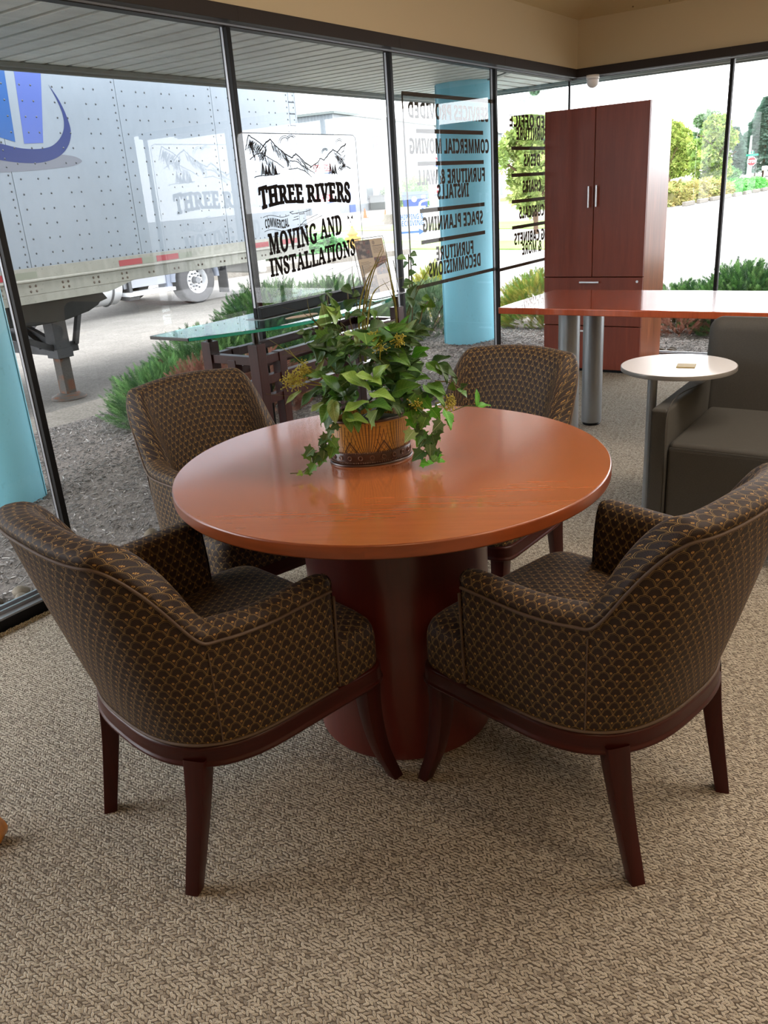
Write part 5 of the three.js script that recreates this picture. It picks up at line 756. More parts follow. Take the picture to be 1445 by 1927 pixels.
  // landing gear
  const gear = (x) => {
    const zc = -4.68, P = (dx, y, z) => L(x - 0 + dx, y, z), b2 = (dx0, y0, z0, dx1, y1, z1, bv = 0.004) => bx(x + dx0, y0, z0, x + dx1, y1, z1, bv);
    const leg = part('landing_leg', [b2(-0.075, 0.13, zc - 0.075, 0.075, 0.78, zc + 0.075, 0.006), b2(-0.085, 0.1, zc - 0.085, 0.085, 0.19, zc + 0.085)], M.darkSteel, t);
    part('inner_tube', [b2(-0.055, -0.26, zc - 0.055, 0.055, 0.12, zc + 0.055, 0.004)], M.rustySteel, leg);
    const pad = lathe([[0, 0], [0.16, 0], [0.165, 0.012], [0.16, 0.03], [0.09, 0.06], [0, 0.06]], 28), q = P(0, GY, zc); part('sand_shoe', at(pad, q.x, q.y, q.z), M.rustySteel, leg);
    part('brace', [bar(P(0, 0.17, zc + 0.02), P(0, 0.62, zc + 1.0), 0.07, 0.05), bar(P(0.02, 0.2, zc - 0.17), P(0.02, 0.66, zc - 0.33), 0.05, 0.04), bar(P(0, 0.18, zc - 0.19), P(0, 0.18, zc + 0.06), 0.06, 0.09)], M.darkSteel, t);
  };
  gear(-0.42); gear(-2.1);
  { const a = (y, dx, z) => L(dx, y, z), zc = -4.68; part('cross_brace', [bar(a(0.17, -0.42, zc), a(0.17, -2.1, zc), 0.11, 0.07), bar(a(0.2, -0.42, zc), a(0.72, -2.0, zc), 0.07, 0.05), bar(a(0.72, -0.5, zc), a(0.2, -2.1, zc), 0.07, 0.05), bar(a(0.2, -0.6, zc + 0.06), a(0.7, -1.5, zc + 0.06), 0.05, 0.05)], M.darkSteel, t); }
  { // dark box slung under the floor, its bottom bulging down
    const pts = [[-5.03, 0.74], [-5.04, 0.65], [-5.08, 0.6], [-5.0, 0.585], [-4.97, 0.56], [-4.86, 0.52], [-4.6, 0.478], [-4.3, 0.475], [-4.0, 0.5], [-3.6, 0.53], [-3.3, 0.53], [-3.0, 0.55], [-2.7, 0.56], [-2.7, 0.74]];
    const s = new THREE.Shape(pts.map(([z, y]) => { const p = L(0, y, z); return new THREE.Vector2(-p.z, p.y); })), g = new THREE.ExtrudeGeometry(s, { depth: 1.5, bevelEnabled: true, bevelSize: 0.012, bevelThickness: 0.012 }); g.rotateY(Math.PI / 2); g.translate(-1.62, 0, 0); part('underbody_box', boxUV(g), M.skirt, t); }
  part('cross_member', Array.from({ length: 17 }, (_, i) => bx(-W + 0.05, 0.78, zN + 0.3 + i * 0.48, -0.05, 0.9, zN + 0.36 + i * 0.48)), M.darkSteel, t).userData.kind = 'stuff';
}
// ================================================================== truck standing beyond the trailer
{
  const t = thing('truck', 'silver truck tractor behind the trailer showing its front wheel, steps and fuel tank', 'truck', [-11.6, GY, -10.7], -0.09), R0 = 0.405;
  const tread = (r, w) => { const g = lathe([[r * 0.56, -w / 2], [r * 0.9, -w / 2], [r * 0.97, -w * 0.46], [r, -w * 0.36], [r, w * 0.36], [r * 0.97, w * 0.46], [r * 0.9, w / 2], [r * 0.56, w / 2]], 56); g.rotateZ(-Math.PI / 2); return g; };
  const wheel = (x, z, side) => {
    const ty = part('tyre', at(tread(R0, 0.28), x, R0, z), M.rubber, t);
    const rim = lathe([[R0 * 0.57, 0.125], [R0 * 0.6, 0.135], [R0 * 0.57, 0.14], [R0 * 0.52, 0.13], [R0 * 0.47, 0.05], [R0 * 0.4, 0.035], [R0 * 0.2, 0.05], [R0 * 0.17, 0.055]], 48); rim.rotateZ(-Math.PI / 2); if (side < 0) rim.rotateY(Math.PI);
    const r = part('rim', at(rim, x, R0, z), M.chrome, ty); r.material = M.rimSilver ??= std({ color: C('#d4d6d8'), roughness: 0.3, metalness: 0.5, side: THREE.DoubleSide });
    const bits = []; for (let k = 0; k < 10; k++) { const a = (k / 10) * 6.2832; const h = cyl(0.022, 0.022, 0.012, 12); h.rotateZ(-Math.PI / 2); bits.push(at(h, x + side * 0.034, R0 + Math.cos(a) * R0 * 0.43, z + Math.sin(a) * R0 * 0.43)); }
    part('hand_hole', bits, M.rubber, r); const nuts = []; for (let k = 0; k < 10; k++) { const a = ((k + 0.5) / 10) * 6.2832, h = cyl(0.016, 0.016, 0.04, 8); h.rotateZ(-Math.PI / 2); nuts.push(at(h, x + side * 0.04, R0 + Math.cos(a) * R0 * 0.28, z + Math.sin(a) * R0 * 0.28)); }
    part('wheel_nut', nuts, M.hubDark, r); const hub = cyl(R0 * 0.16, R0 * 0.12, 0.14, 24); hub.rotateZ(-Math.PI / 2 * side); part('hub', at(hub, x + side * 0.02, R0, z), M.hubDark, r);
  };
  wheel(0, 0, 1); wheel(-2.0, 0, -1); wheel(0, 3.4, 1); wheel(-2.0, 3.4, -1); wheel(0, 4.6, 1);
  part('cab', [box(-2.15, 0.75, -0.9, 0.12, 2.7, 2.1, 0.08), box(-2.1, 0.65, -1.6, 0.05, 1.6, -0.7, 0.08)], M.truckPaint, t);
  part('fender', [(() => { const g = new THREE.TorusGeometry(R0 * 1.22, 0.07, 8, 24, Math.PI); g.scale(1, 1, 3); g.rotateY(Math.PI / 2); return at(g, -0.05, R0 + 0.02, 0); })(), box(-0.2, 0.28, 0.5, 0.08, 0.95, 0.62, 0.02)], std({ color: C('#6f7683'), roughness: 0.5 }), t);
  part('step_panel', [box(-0.3, 0.42, 0.6, 0.06, 0.98, 1.48, 0.01)], std({ color: C('#85888e'), roughness: 0.4, metalness: 0.3 }), t);
  part('step_tread', [...[0.92, 0.83, 0.74].map((y) => box(0.058, y, 0.66, 0.075, y + 0.05, 1.46))], M.chrome, t);
  part('step', [box(-0.1, 0.3, 0.55, 0.22, 0.36, 1.5, 0.008)], std({ color: C('#e7e9eb'), roughness: 0.3, metalness: 0.2 }), t);
  const tank = cyl(0.35, 0.35, 1.3, 40); tank.rotateX(Math.PI / 2); const tk = part('fuel_tank', at(tank, -0.22, 0.53, 1.55), std({ color: C('#d5d8db'), roughness: 0.3, metalness: 0.35 }), t);
  part('tank_strap', [1.72, 2.3].map((z) => { const g = new THREE.TorusGeometry(0.352, 0.02, 6, 40); return at(g, -0.22, 0.53, z); }), M.hubDark, tk);
  part('bracket', [box(-0.05, 0.32, 1.36, 0.12, 0.95, 1.42), box(-0.1, 0.24, 1.3, 0.2, 0.3, 1.5)], M.darkSteel, t);
  part('frame', [box(-1.5, 0.62, -1.2, -1.35, 0.85, 6), box(-0.65, 0.62, -1.2, -0.5, 0.85, 6)], M.darkSteel, t);
  part('mud_flap', box(-0.15, 0.1, -0.72, 0.12, 0.75, -0.7), M.rubber, t); part('bumper', box(-2.1, 0.35, -1.75, 0.1, 0.75, -1.55, 0.05), std({ color: C('#c6c6c2'), roughness: 0.4 }), t);
}
// ================================================================== shrubs, hedges and trees
const sprayGeo = (() => {           // one feathery juniper shoot: a stalk with small pointed needles
  const pos = [], R = rng(71); const tri = (a, b, c) => pos.push(...a, ...b, ...c);
  for (let k = 0; k < 30; k++) { const f = k / 30, y = f, a = k * 2.4, r = 0.26 * (1 - f * 0.8) + 0.04, x = Math.cos(a) * r, z = Math.sin(a) * r * 0.7, w = 0.026; tri([0, y - 0.03, 0], [x * 0.5 + w, y + 0.1, z * 0.5], [x, y + 0.2 + 0.06 * R(), z]); tri([0, y - 0.03, 0], [x, y + 0.2 + 0.06 * R(), z], [x * 0.5 - w, y + 0.1, z * 0.5]); }
  tri([-0.012, 0, 0], [0.012, 0, 0], [0, 1.1, 0]);
  const g = new THREE.BufferGeometry(); g.setAttribute('position', new THREE.Float32BufferAttribute(pos, 3)); g.computeVertexNormals(); return g;
})();
const clusterGeo = (n, seed, w = 0.5) => { const pos = [], R = rng(seed); for (let k = 0; k < n; k++) { const a = R() * 6.28, e = (R() - 0.35) * 1.6, d = V3(Math.cos(a) * Math.cos(e), Math.sin(e), Math.sin(a) * Math.cos(e)), s = V3(-d.z, 0.3 * (R() - 0.5), d.x).normalize().multiplyScalar(0.5 * w * (0.7 + 0.5 * R())), o = d.clone().multiplyScalar(0.15 * R()), m = d.clone().multiplyScalar(0.55).add(o).add(V3(0, 0.12, 0)), tp = d.clone().add(o); for (const q of [[o, m.clone().add(s), tp], [o, tp, m.clone().sub(s)]]) for (const v of q) pos.push(v.x, v.y, v.z); } const g = new THREE.BufferGeometry(); g.setAttribute('position', new THREE.Float32BufferAttribute(pos, 3)); g.computeVertexNormals(); return g; };
const CL = [clusterGeo(9, 1), clusterGeo(9, 2, 0.6), clusterGeo(7, 3, 0.75)];
const leafy = (hex) => phys({ color: C(hex), roughness: 0.8, side: THREE.DoubleSide, transmission: 0.3, thickness: 0, specularIntensity: 0.3 });
const green = leafy('#ffffff'); M.junGreen = leafy('#ffffff');
function instanced(name, geo, mat, list, parent) {       // list of {p, q, s, c}
  const im = new THREE.InstancedMesh(geo, mat, list.length), m = new THREE.Matrix4(); list.forEach((e, i) => { im.setMatrixAt(i, m.compose(e.p, e.q, e.s)); im.setColorAt(i, e.c); }); im.name = name; im.userData.kind = 'stuff'; im.castShadow = im.receiveShadow = true; parent.add(im); return im;
}
const colorsOf = (list) => list.map((h) => C(h)), pick = (R, l) => l[Math.floor(R() * l.length * 0.9999)], up = V3(0, 1, 0);
function juniper(label, mounds, tones, seed, size = 0.1, group) {      // mounds: [x, z, radius x, height, radius z]
  const [bx0, bz0] = mounds[0], gy = bedY(bx0, bz0), t = thing('juniper_shrub', label, 'shrub', [bx0, gy, bz0], 0, group), R = rng(seed), list = [], tn = colorsOf(tones), stems = [];
  for (const [x, z, rx, h, rz] of mounds) { const n = Math.round(1150 * (rx * h + rz * h + rx * rz) / 0.6); for (let i = 0; i < n; i++) { const a = R() * 6.283, e = Math.asin(R()), r = 0.62 + 0.38 * Math.sqrt(R()), d = V3(Math.cos(a) * Math.cos(e), Math.sin(e), Math.sin(a) * Math.cos(e)), p = V3(x - bx0 + d.x * rx * r, d.y * h * r * 0.86 + 0.02, z - bz0 + d.z * rz * r), dir = V3(d.x * 0.9 + (R() - 0.5) * 1.1, d.y * 0.5 + 0.3 + R() * 0.3, d.z * 0.9 + (R() - 0.5) * 1.1).normalize(), s = size * (0.7 + 0.6 * R()); list.push({ p, q: new THREE.Quaternion().setFromUnitVectors(up, dir), s: V3(s, s, s), c: pick(R, tn).clone().multiplyScalar(0.65 + 0.7 * R()) }); }
    for (let k = 0; k < 7; k++) { const a = R() * 6.283; stems.push(tube([V3(x - bx0, 0, z - bz0), V3(x - bx0 + Math.cos(a) * rx * 0.4, h * 0.35, z - bz0 + Math.sin(a) * rz * 0.4), V3(x - bx0 + Math.cos(a) * rx * 0.75, h * 0.6, z - bz0 + Math.sin(a) * rz * 0.75)], 0.01, 8, 5)); } }
  part('stem', stems, M.bark ??= std({ color: C('#5d4a3a'), roughness: 0.95 }), t); instanced('foliage', sprayGeo, M.junGreen, list, t); return t;
}
const JG = ['#4c7443', '#5a8349', '#436640', '#6a9456', '#3a5a3a', '#7a9e62'], JB = ['#94695a', '#8a5c4c', '#a47c6c', '#7c5648'];
juniper('wide green juniper shrub behind the glass console beside the parked trailer', [[-5.05, -4.75, 0.6, 0.62, 0.55], [-5.1, -5.6, 0.65, 0.92, 0.6], [-5.05, -6.4, 0.65, 0.85, 0.6], [-4.95, -4.15, 0.45, 0.42, 0.45], [-4.55, -5.0, 0.5, 0.6, 0.5]], JG, 301);
juniper('brown dried patch of juniper low in front of the green one by the console', [[-4.3, -3.95, 0.3, 0.5, 0.36], [-4.15, -4.4, 0.26, 0.46, 0.3]], JB, 302, 0.08);
juniper('grey green juniper shrub standing left of the blue column behind the plant', [[-4.9, -7.9, 0.45, 0.62, 0.45], [-5.2, -7.4, 0.5, 0.55, 0.45]], ['#63785c', '#708668', '#566d51', '#7e9070'], 303, 0.085);
juniper('tall green juniper shrub outside the back window right of the cabinet', [[-1.75, -8.7, 0.55, 0.66, 0.55], [-1.0, -8.75, 0.6, 0.72, 0.55], [-2.35, -8.9, 0.4, 0.42, 0.4], [-0.2, -8.75, 0.6, 0.7, 0.55], [-1.4, -8.25, 0.4, 0.42, 0.35]], JG, 304, 0.105);
juniper('rust brown dead juniper branch outside the back window close to the cabinet side', [[-2.3, -8.35, 0.3, 0.34, 0.28]], ['#a87c6c', '#9a6a5a', '#b48c7c'], 305, 0.085);
juniper('green and yellow shrub outside the corner pane left of the cabinet', [[-3.95, -8.85, 0.55, 0.62, 0.5], [-3.45, -8.8, 0.45, 0.55, 0.4]], ['#8f9a4a', '#a8a252', '#6f9146', '#b8b062', '#7da04e'], 306, 0.1);
juniper('yellowish low shrub between the plant and the blue column', [[-5.25, -8.7, 0.4, 0.75, 0.35]], ['#b5ad55', '#a5a850', '#8fa048'], 307, 0.085);
function hedge(name, label, pts, h, w, tones, seed, y = GY) {
  const t = thing(name, label, 'hedge', [pts[0][0], y, pts[0][1]]), R = rng(seed), tn = colorsOf(tones), list = [], core = [];
  for (let i = 0; i + 1 < pts.length; i++) { const [x0, z0] = pts[i], [x1, z1] = pts[i + 1], L = Math.hypot(x1 - x0, z1 - z0), n = Math.round(L * h * 60 * Math.min(1, 0.5 / h) + 80); for (let k = 0; k < n; k++) { const f = R(), a = R() * 3.1416, r = 0.7 + 0.3 * R(), hh = h * (0.8 + 0.25 * N2(i * 3 + f * L * 0.9, 4, 999, 9)); list.push({ p: V3(lerp(x0, x1, f) - pts[0][0] + Math.cos(a) * w * r, Math.sin(a) * hh * r, lerp(z0, z1, f) - pts[0][1] + (R() - 0.5) * w), q: new THREE.Quaternion().setFromEuler(new THREE.Euler((R() - 0.5) * 1.2, R() * 6.28, (R() - 0.5) * 1.2)), s: V3(1, 1, 1).multiplyScalar(0.16 + 0.14 * R()), c: pick(R, tn).clone().multiplyScalar(0.8 + 0.4 * R()) }); } const b = box(-w * 0.5, 0, 0, w * 0.5, h * 0.62, L); b.rotateY(Math.atan2(x1 - x0, z1 - z0)); core.push(at(b, x0 - pts[0][0], 0, z0 - pts[0][1])); }
  part('dark_core', core, std({ color: tn[0].clone().multiplyScalar(0.4), roughness: 1 }), t); instanced('foliage', CL[0], green, list, t);  // solid core: leaf colour darkened for the shaded inside
}
hedge('low_hedge', 'low green hedge on the kerbed island behind the trailer nose and the sign', [[-15.9, -14.2], [-16.2, -18.5], [-15.7, -19.9]], 0.5, 0.55, ['#5f9a58', '#6ea868', '#4f8a50'], 401, GY + 0.1);
struct('kerb_3', slab([[-14.6, -13.2], [-14.1, -17], [-12.9, -20], [-14.8, -22.2], [-18.2, -22.5], [-18.4, -14]], GY, GY + 0.14), M.kerbConcrete);
hedge('low_hedge', 'olive brown hedge along the far edge of the parking lot right of the cabinet', [[-13.7, -43], [-13.3, -48], [-13.4, -56]], 1.15, 0.8, ['#9c9a5c', '#a8a066', '#8f8a52', '#b0a068', '#8a9a58'], 402);
hedge('low_hedge', 'bright green clipped hedge at the right end of the parking lot kerb', [[-13.4, -56.5], [-13.7, -63], [-14.1, -70]], 0.85, 0.8, ['#5fa852', '#6fb862', '#519848'], 403);
hedge('low_hedge', 'dark green hedge on the rise behind the light pole near the stop sign', [[-30, -118], [-29, -128]], 1.7, 1.2, ['#5f8a5a', '#6f9a66'], 404);
for (let i = 0; i < 9; i++) { const o = obj('wheel_stop', box(-0.09, 0, -0.9, 0.09, 0.2, 0.9, 0.03), M.kerbConcrete, ['first', 'second', 'third', 'fourth', 'fifth', 'sixth', 'seventh', 'eighth', 'ninth'][i] + ' pale concrete wheel stop along the lot hedge, counted from the cabinet', 'wheel stop', 'wheel stops along the hedge'); o.position.set(-12.15 - 0.035 * i, GY + 0.01, -44.5 - i * 2.7); o.rotation.y = 0.02; }
function tree(name, label, x, z, H, R0, base, tones, seed, n, group) {
  const t = thing(name, label, 'tree', [x, GY, z], 0, group), R = rng(seed), tn = colorsOf(tones), list = [], wood = [rod(V3(0, 0, 0), V3(0, base + 0.5, 0), H * 0.014 + 0.03, 8)];
  for (let k = 0; k < 10; k++) { const a = k * 2.4, h = lerp(base, H * 0.75, k / 10); wood.push(tube([V3(0, h * 0.8, 0), V3(Math.cos(a) * R0 * 0.35, h + 0.25 * (H - h), Math.sin(a) * R0 * 0.35), V3(Math.cos(a) * R0 * 0.7, h + 0.4 * (H - h), Math.sin(a) * R0 * 0.7)], 0.025 + H * 0.003, 8, 5)); }
  const blobs = []; for (let k = 0; k < 26; k++) { const f = R(), a = R() * 6.283, w = R0 * (0.95 * Math.pow(Math.sin(Math.PI * Math.pow(f * 0.92 + 0.06, 0.75)), 0.7)), r = Math.sqrt(R()) * w * 0.8; blobs.push([Math.cos(a) * r, base + (H - base) * f * 0.95, Math.sin(a) * r, R0 * (0.22 + 0.2 * R())]); }
  for (let i = 0; i < n; i++) { const [cx, cy, cz, r] = pick(R, blobs), a = R() * 6.283, e = Math.acos(2 * R() - 1), q = r * (0.55 + 0.5 * Math.sqrt(R())); list.push({ p: V3(cx + Math.sin(e) * Math.cos(a) * q, cy + Math.cos(e) * q * 0.8, cz + Math.sin(e) * Math.sin(a) * q), q: new THREE.Quaternion().setFromEuler(new THREE.Euler((R() - 0.5) * 1.8, R() * 6.28, (R() - 0.5) * 1.8)), s: V3(1, 1, 1).multiplyScalar(R0 * (0.09 + 0.07 * R())), c: pick(R, tn).clone().multiplyScalar(0.8 + 0.45 * R()) }); }
  part('trunk', wood, M.bark, t); instanced('foliage', CL[1], green, list, t);
}
const MAPLE = ['#86a04e', '#98ae58', '#748f46', '#a6b466', '#6a8544'];
tree('maple_tree', 'yellow green young tree beyond the corner pane left of the cabinet', -12.3, -26.9, 3.9, 1.35, 0.9, ['#8ca05a', '#9aab62', '#7d9254', '#a6b070'], 501, 1500);
tree('maple_tree', 'blue green tree standing behind the yellow green one past the corner pane', -16.5, -36, 5.2, 1.5, 1.2, ['#66866a', '#729074', '#5a7860'], 502, 1800);
tree('maple_tree', 'round bright green maple on the lawn beyond the parking lot', -19.6, -79.1, 5.3, 2.35, 1.2, MAPLE, 503, 3600);
tree('maple_tree', 'taller dull green tree rising behind the bright maple', -31.4, -121, 8.2, 2.9, 2, ['#6f8c66', '#7c9872', '#627f5a'], 504, 2200);
tree('maple_tree', 'yellow green tree cut off by the right side of the cabinet', -28.4, -96, 6.2, 2.6, 1.4, ['#94a752', '#a3b25c', '#84994a', '#aeb868'], 505, 3000);
function conifer(label, x, z, H, R0, seed) {
  const t = thing('conifer_tree', label, 'tree', [x, GY, z]), R = rng(seed), tn = colorsOf(['#6d8a7a', '#627e6e', '#789486', '#587264']), list = [];  // greyed and lightened: distance haze put into the foliage colour
  for (let i = 0; i < 2200; i++) { const f = Math.pow(R(), 0.8), a = R() * 6.283, r = R0 * (1 - f) * (0.55 + 0.45 * Math.sqrt(R())) * (0.85 + 0.15 * Math.sin(f * 40)); const d = V3(Math.cos(a), -0.15 + 0.25 * R(), Math.sin(a)).normalize(); list.push({ p: V3(d.x * r * 0.8, 0.6 + (H - 0.9) * f, d.z * r * 0.8), q: new THREE.Quaternion().setFromUnitVectors(up, d), s: V3(1, 1, 1).multiplyScalar(R0 * (0.16 + 0.2 * (1 - f))), c: pick(R, tn).clone().multiplyScalar(0.8 + 0.4 * R()) }); }
  part('trunk', rod(V3(0, 0, 0), V3(0, H * 0.9, 0), H * 0.012, 8), M.bark, t); instanced('foliage', sprayGeo, green, list, t);
}
conifer('narrow dark blue green spruce between the maple and the white light pole', -30.3, -132, 7.1, 2.9, 601);
conifer('large dark spruce at the right edge of the photo behind the stop sign', -27.2, -137, 10.8, 5.2, 602);
conifer('dark spruce tucked between two others behind the street name sign', -31, -150, 9.2, 4.2, 603);
// ================================================================== buildings and street furniture far off
{
  const A = Math.atan2(-0.2, -0.98), t = thing('warehouse', 'long white corrugated metal warehouse across the street with a blue door', 'building', [-49.87, GY, -65.55], Math.atan2(0.2, 0.98));
  // local axes: the long front runs along -z, the street side faces +x
  const len = 58, dep = 24, H = 8.5, wall = std({ color: C('#868b90'), roughness: 0.6 }), rib = (x0, z0, x1, z1, n) => { const pos = [], q = [0, 0.03, 0.03, 0], g = []; const dx = x1 - x0, dz = z1 - z0, L = Math.hypot(dx, dz), nx = -dz / L, nz = dx / L; for (let i = 0; i < n * 4; i++) { const f0 = i / (n * 4), f1 = (i + 1) / (n * 4), o0 = q[i % 4] * 2, o1 = q[(i + 1) % 4] * 2, a = [x0 + dx * f0 + nx * o0, z0 + dz * f0 + nz * o0], b = [x0 + dx * f1 + nx * o1, z0 + dz * f1 + nz * o1]; pos.push(a[0], 0, a[1], b[0], 0, b[1], b[0], H, b[1], a[0], 0, a[1], b[0], H, b[1], a[0], H, a[1]); } const b = new THREE.BufferGeometry(); b.setAttribute('position', new THREE.Float32BufferAttribute(pos, 3)); b.computeVertexNormals(); return b; };
  wall.side = THREE.DoubleSide;
  part('wall', [rib(0, 0, 0, -len, 190)], wall, t); part('wall', [rib(-dep, 0, 0, 0, 70)], std({ color: C('#626a70'), roughness: 0.6, side: THREE.DoubleSide }), t); part('core', box(-dep, 0, -len, -0.1, H - 0.1, -0.1), wall, t);
  part('roof', [box(-dep - 0.2, H, -len - 0.3, 0.35, H + 0.22, 0.35)], std({ color: C('#525b5a'), roughness: 0.5 }), t);
  part('downspout', [box(0.1, H - 2.4, -12.3, 0.2, H, -12.15), box(0.05, H - 0.3, -12.35, 0.25, H, -12.1)], std({ color: C('#6c7173'), roughness: 0.5 }), t);
  const d = part('door', box(0.04, 0, -3.35, 0.12, 2.3, -2.1, 0.01), std({ color: C('#134394'), roughness: 0.45 }), t); part('handle', box(0.12, 1.0, -2.3, 0.17, 1.12, -2.2), M.alu, d);
  const w = part('window', box(0.03, 0.9, -7.9, 0.11, 3.0, -6.2), std({ color: C('#6a7276'), roughness: 0.4 }), t); part('pane', box(0.1, 1.0, -7.8, 0.13, 2.9, -6.3), std({ color: C('#3d464c'), roughness: 0.2 }), w);
  part('wall_light', box(0.05, 3.6, -2.9, 0.5, 4.5, -2.3, 0.05), std({ color: C('#5c6264'), roughness: 0.5 }), t);
  const s = part('wall_sign', box(0.08, 5.3, -11.6, 0.14, 7.0, -8.8), std({ color: C('#a8a8a8'), roughness: 0.5 }), t);
  const lettering = (str, h) => { const g = new THREE.ShapeGeometry(FONT.generateShapes(str, h), 3); g.computeBoundingBox(); const b = g.boundingBox; g.translate(-(b.min.x + b.max.x) / 2, -(b.min.y + b.max.y) / 2, 0); return g; };
  const red = std({ color: C('#9c1722'), roughness: 0.5 }), white = std({ color: C('#ffffff'), roughness: 0.5, side: THREE.DoubleSide });
  part('sign_band', box(0.14, 5.95, -11.5, 0.15, 6.95, -8.9), red, s); { const g = lettering('PODS', 0.72); g.rotateY(Math.PI / 2); part('lettering', at(g, 0.17, 6.45, -10.2), white, s); }
  // storage boxes stacked in two layers
  const crate = (x, y, z, turn, label, mirror) => { const o = thing('storage_container', label, 'container', [x, y, z], turn, 'portable storage boxes'); part('body', [box(-1.22, 0.12, -1.22, 1.22, 2.36, 1.22, 0.03), box(-1.26, 0.0, -1.26, 1.26, 0.14, 1.26, 0.02)], std({ color: C('#989da0'), roughness: 0.5 }), o); part('roof_edge', box(-1.27, 2.32, -1.27, 1.27, 2.42, 1.27, 0.02), std({ color: C('#7c8184'), roughness: 0.5 }), o); const p = part('label_panel', box(-0.75, 1.2, 1.22, 0.75, 1.75, 1.235), red, o); part('lettering', at(lettering('PODS', 0.4), 0, 1.475, 1.245), white, p); part('stripe', box(-0.75, 1.0, 1.22, 0.75, 1.1, 1.232), std({ color: C('#1f3c7c'), roughness: 0.5 }), o); };
  const face = (x, z) => Math.atan2(-x, -z);
  crate(-41.3, GY, -70, face(-41, -69), 'white portable storage box with a red label, lower one left of the blue column'); crate(-41.3, GY + 2.42, -70, face(-41, -69), 'white portable storage box with a red label, upper one left of the blue column');
  crate(-35.3, GY, -67, face(-35, -67), 'white portable storage box with a red label, lower one right of the blue column'); crate(-35.3, GY + 2.42, -67, face(-35, -67), 'white portable storage box with a red label, upper one right of the blue column');
  crate(-48.65, GY, -61.9, face(-48.65, -61.9), 'white portable storage box with a red label, lower one behind the acrylic sign'); crate(-48.65, GY + 2.42, -61.9, face(-48.65, -61.9), 'white portable storage box with a red label, upper one behind the acrylic sign');
}
{ // dumpster, bollards, cones, hydrant, poles
  const d = thing('dumpster', 'blue dumpster with a sloping lid in front of the white storage boxes', 'dumpster', [-41.9, GY, -66.2], Math.atan2(43, 68) + 0.1);
  part('bin', [plate([[-1.0, 0.15], [1.0, 0.15], [1.1, 1.25], [-1.1, 1.25]], 1.5).translate(0, 0, -0.75), box(-1.15, 1.18, -0.8, 1.15, 1.27, 0.8, 0.02)], std({ color: C('#163a78'), roughness: 0.5 }), d); part('lid', plate([[-1.1, 1.27], [1.1, 1.27], [1.05, 1.42], [-1.05, 1.5]], 1.5).translate(0, 0, -0.75), std({ color: C('#2c4866'), roughness: 0.6 }), d); part('sticker', [at(cyl(0.24, 0.24, 0.02, 20).rotateX(Math.PI / 2), -0.15, 0.85, 0.75), box(0.5, 0.85, 0.75, 0.85, 1.15, 0.77)], std({ color: C('#a898a6'), roughness: 0.5 }), d); part('caster', [-0.8, 0.8].flatMap((x) => [-0.5, 0.5].map((z) => at(new THREE.SphereGeometry(0.1, 10, 8), x, 0.09, z))), M.rubber, d);
  const b = obj('bollard', lathe([[0, 0], [0.3, 0], [0.3, 1.15], [0.22, 1.28], [0, 1.32]], 24), std({ color: C('#b8961a'), roughness: 0.5 }), 'yellow bollard before the warehouse beside the window post', 'bollard'); b.position.set(-50.4, GY, -76.9);
  for (const [x, z, l] of [[-35.5, -49.5, 'small orange cone on the far lawn, behind the acrylic sign'], [-29.0, -42.5, 'small orange cone on the far lawn beside the light pole']]) { const c = obj('traffic_cone', [lathe([[0, 0.62], [0.03, 0.62], [0.14, 0.04], [0.14, 0.03], [0, 0.03]].reverse(), 20), box(-0.19, 0, -0.19, 0.19, 0.035, 0.19, 0.01)], std({ color: C('#b84a1c'), roughness: 0.6 }), l, 'cone'); c.position.set(x, GY + 0.03, z); }
  const h = thing('fire_hydrant', 'yellow fire hydrant on the near lawn seen through the acrylic sign', 'hydrant', [-15.5, GY, -20.9]); const hy = std({ color: C('#b08422'), roughness: 0.5 });
  part('barrel', lathe([[0, 0], [0.2, 0], [0.2, 0.05], [0.13, 0.07], [0.13, 0.5], [0.17, 0.52], [0.17, 0.56], [0.13, 0.6], [0.06, 0.7], [0, 0.72]], 24), hy, h); part('nozzle', [rod(V3(-0.26, 0.4, 0), V3(0.26, 0.4, 0), 0.065, 14), rod(V3(0, 0.38, 0), V3(0, 0.38, 0.26), 0.085, 14)], hy, h); part('cap_nut', at(cyl(0.035, 0.035, 0.06, 6), 0, 0.7, 0), hy, h);
  const lamp = (x, z, H, label, arm) => { const t = thing('light_pole', label, 'light pole', [x, GY, z]); part('pole', cyl(0.2, 0.09, H, 16), std({ color: C('#8c8f90'), roughness: 0.5, metalness: 0.1 }), t); part('base', cyl(0.34, 0.3, 0.5, 16), M.kerbConcrete, t); if (arm) part('arm', tube([V3(0, H, 0), V3(arm * 0.5, H + 0.35, 0), V3(arm, H + 0.4, 0)], 0.07, 12, 6), M.alu, t); };
  lamp(-26.25, -38.85, 8, 'slim white light pole standing before the warehouse', 0); lamp(-20.1, -94.3, 4.4, 'white pole on the lawn left of the stop sign', 0);
  const gr = thing('guard_rail', 'low white pipe rail before the warehouse beside the light pole', 'rail', [-27.5, GY, -44]); part('rail', tube([V3(0, 0, 0), V3(0, 0.9, 0), V3(0.15, 1.0, -0.2), V3(2.2, 1.0, -3.2), V3(2.3, 0.9, -3.4), V3(2.3, 0, -3.4)], 0.06, 40, 8), M.whitePaint, gr);
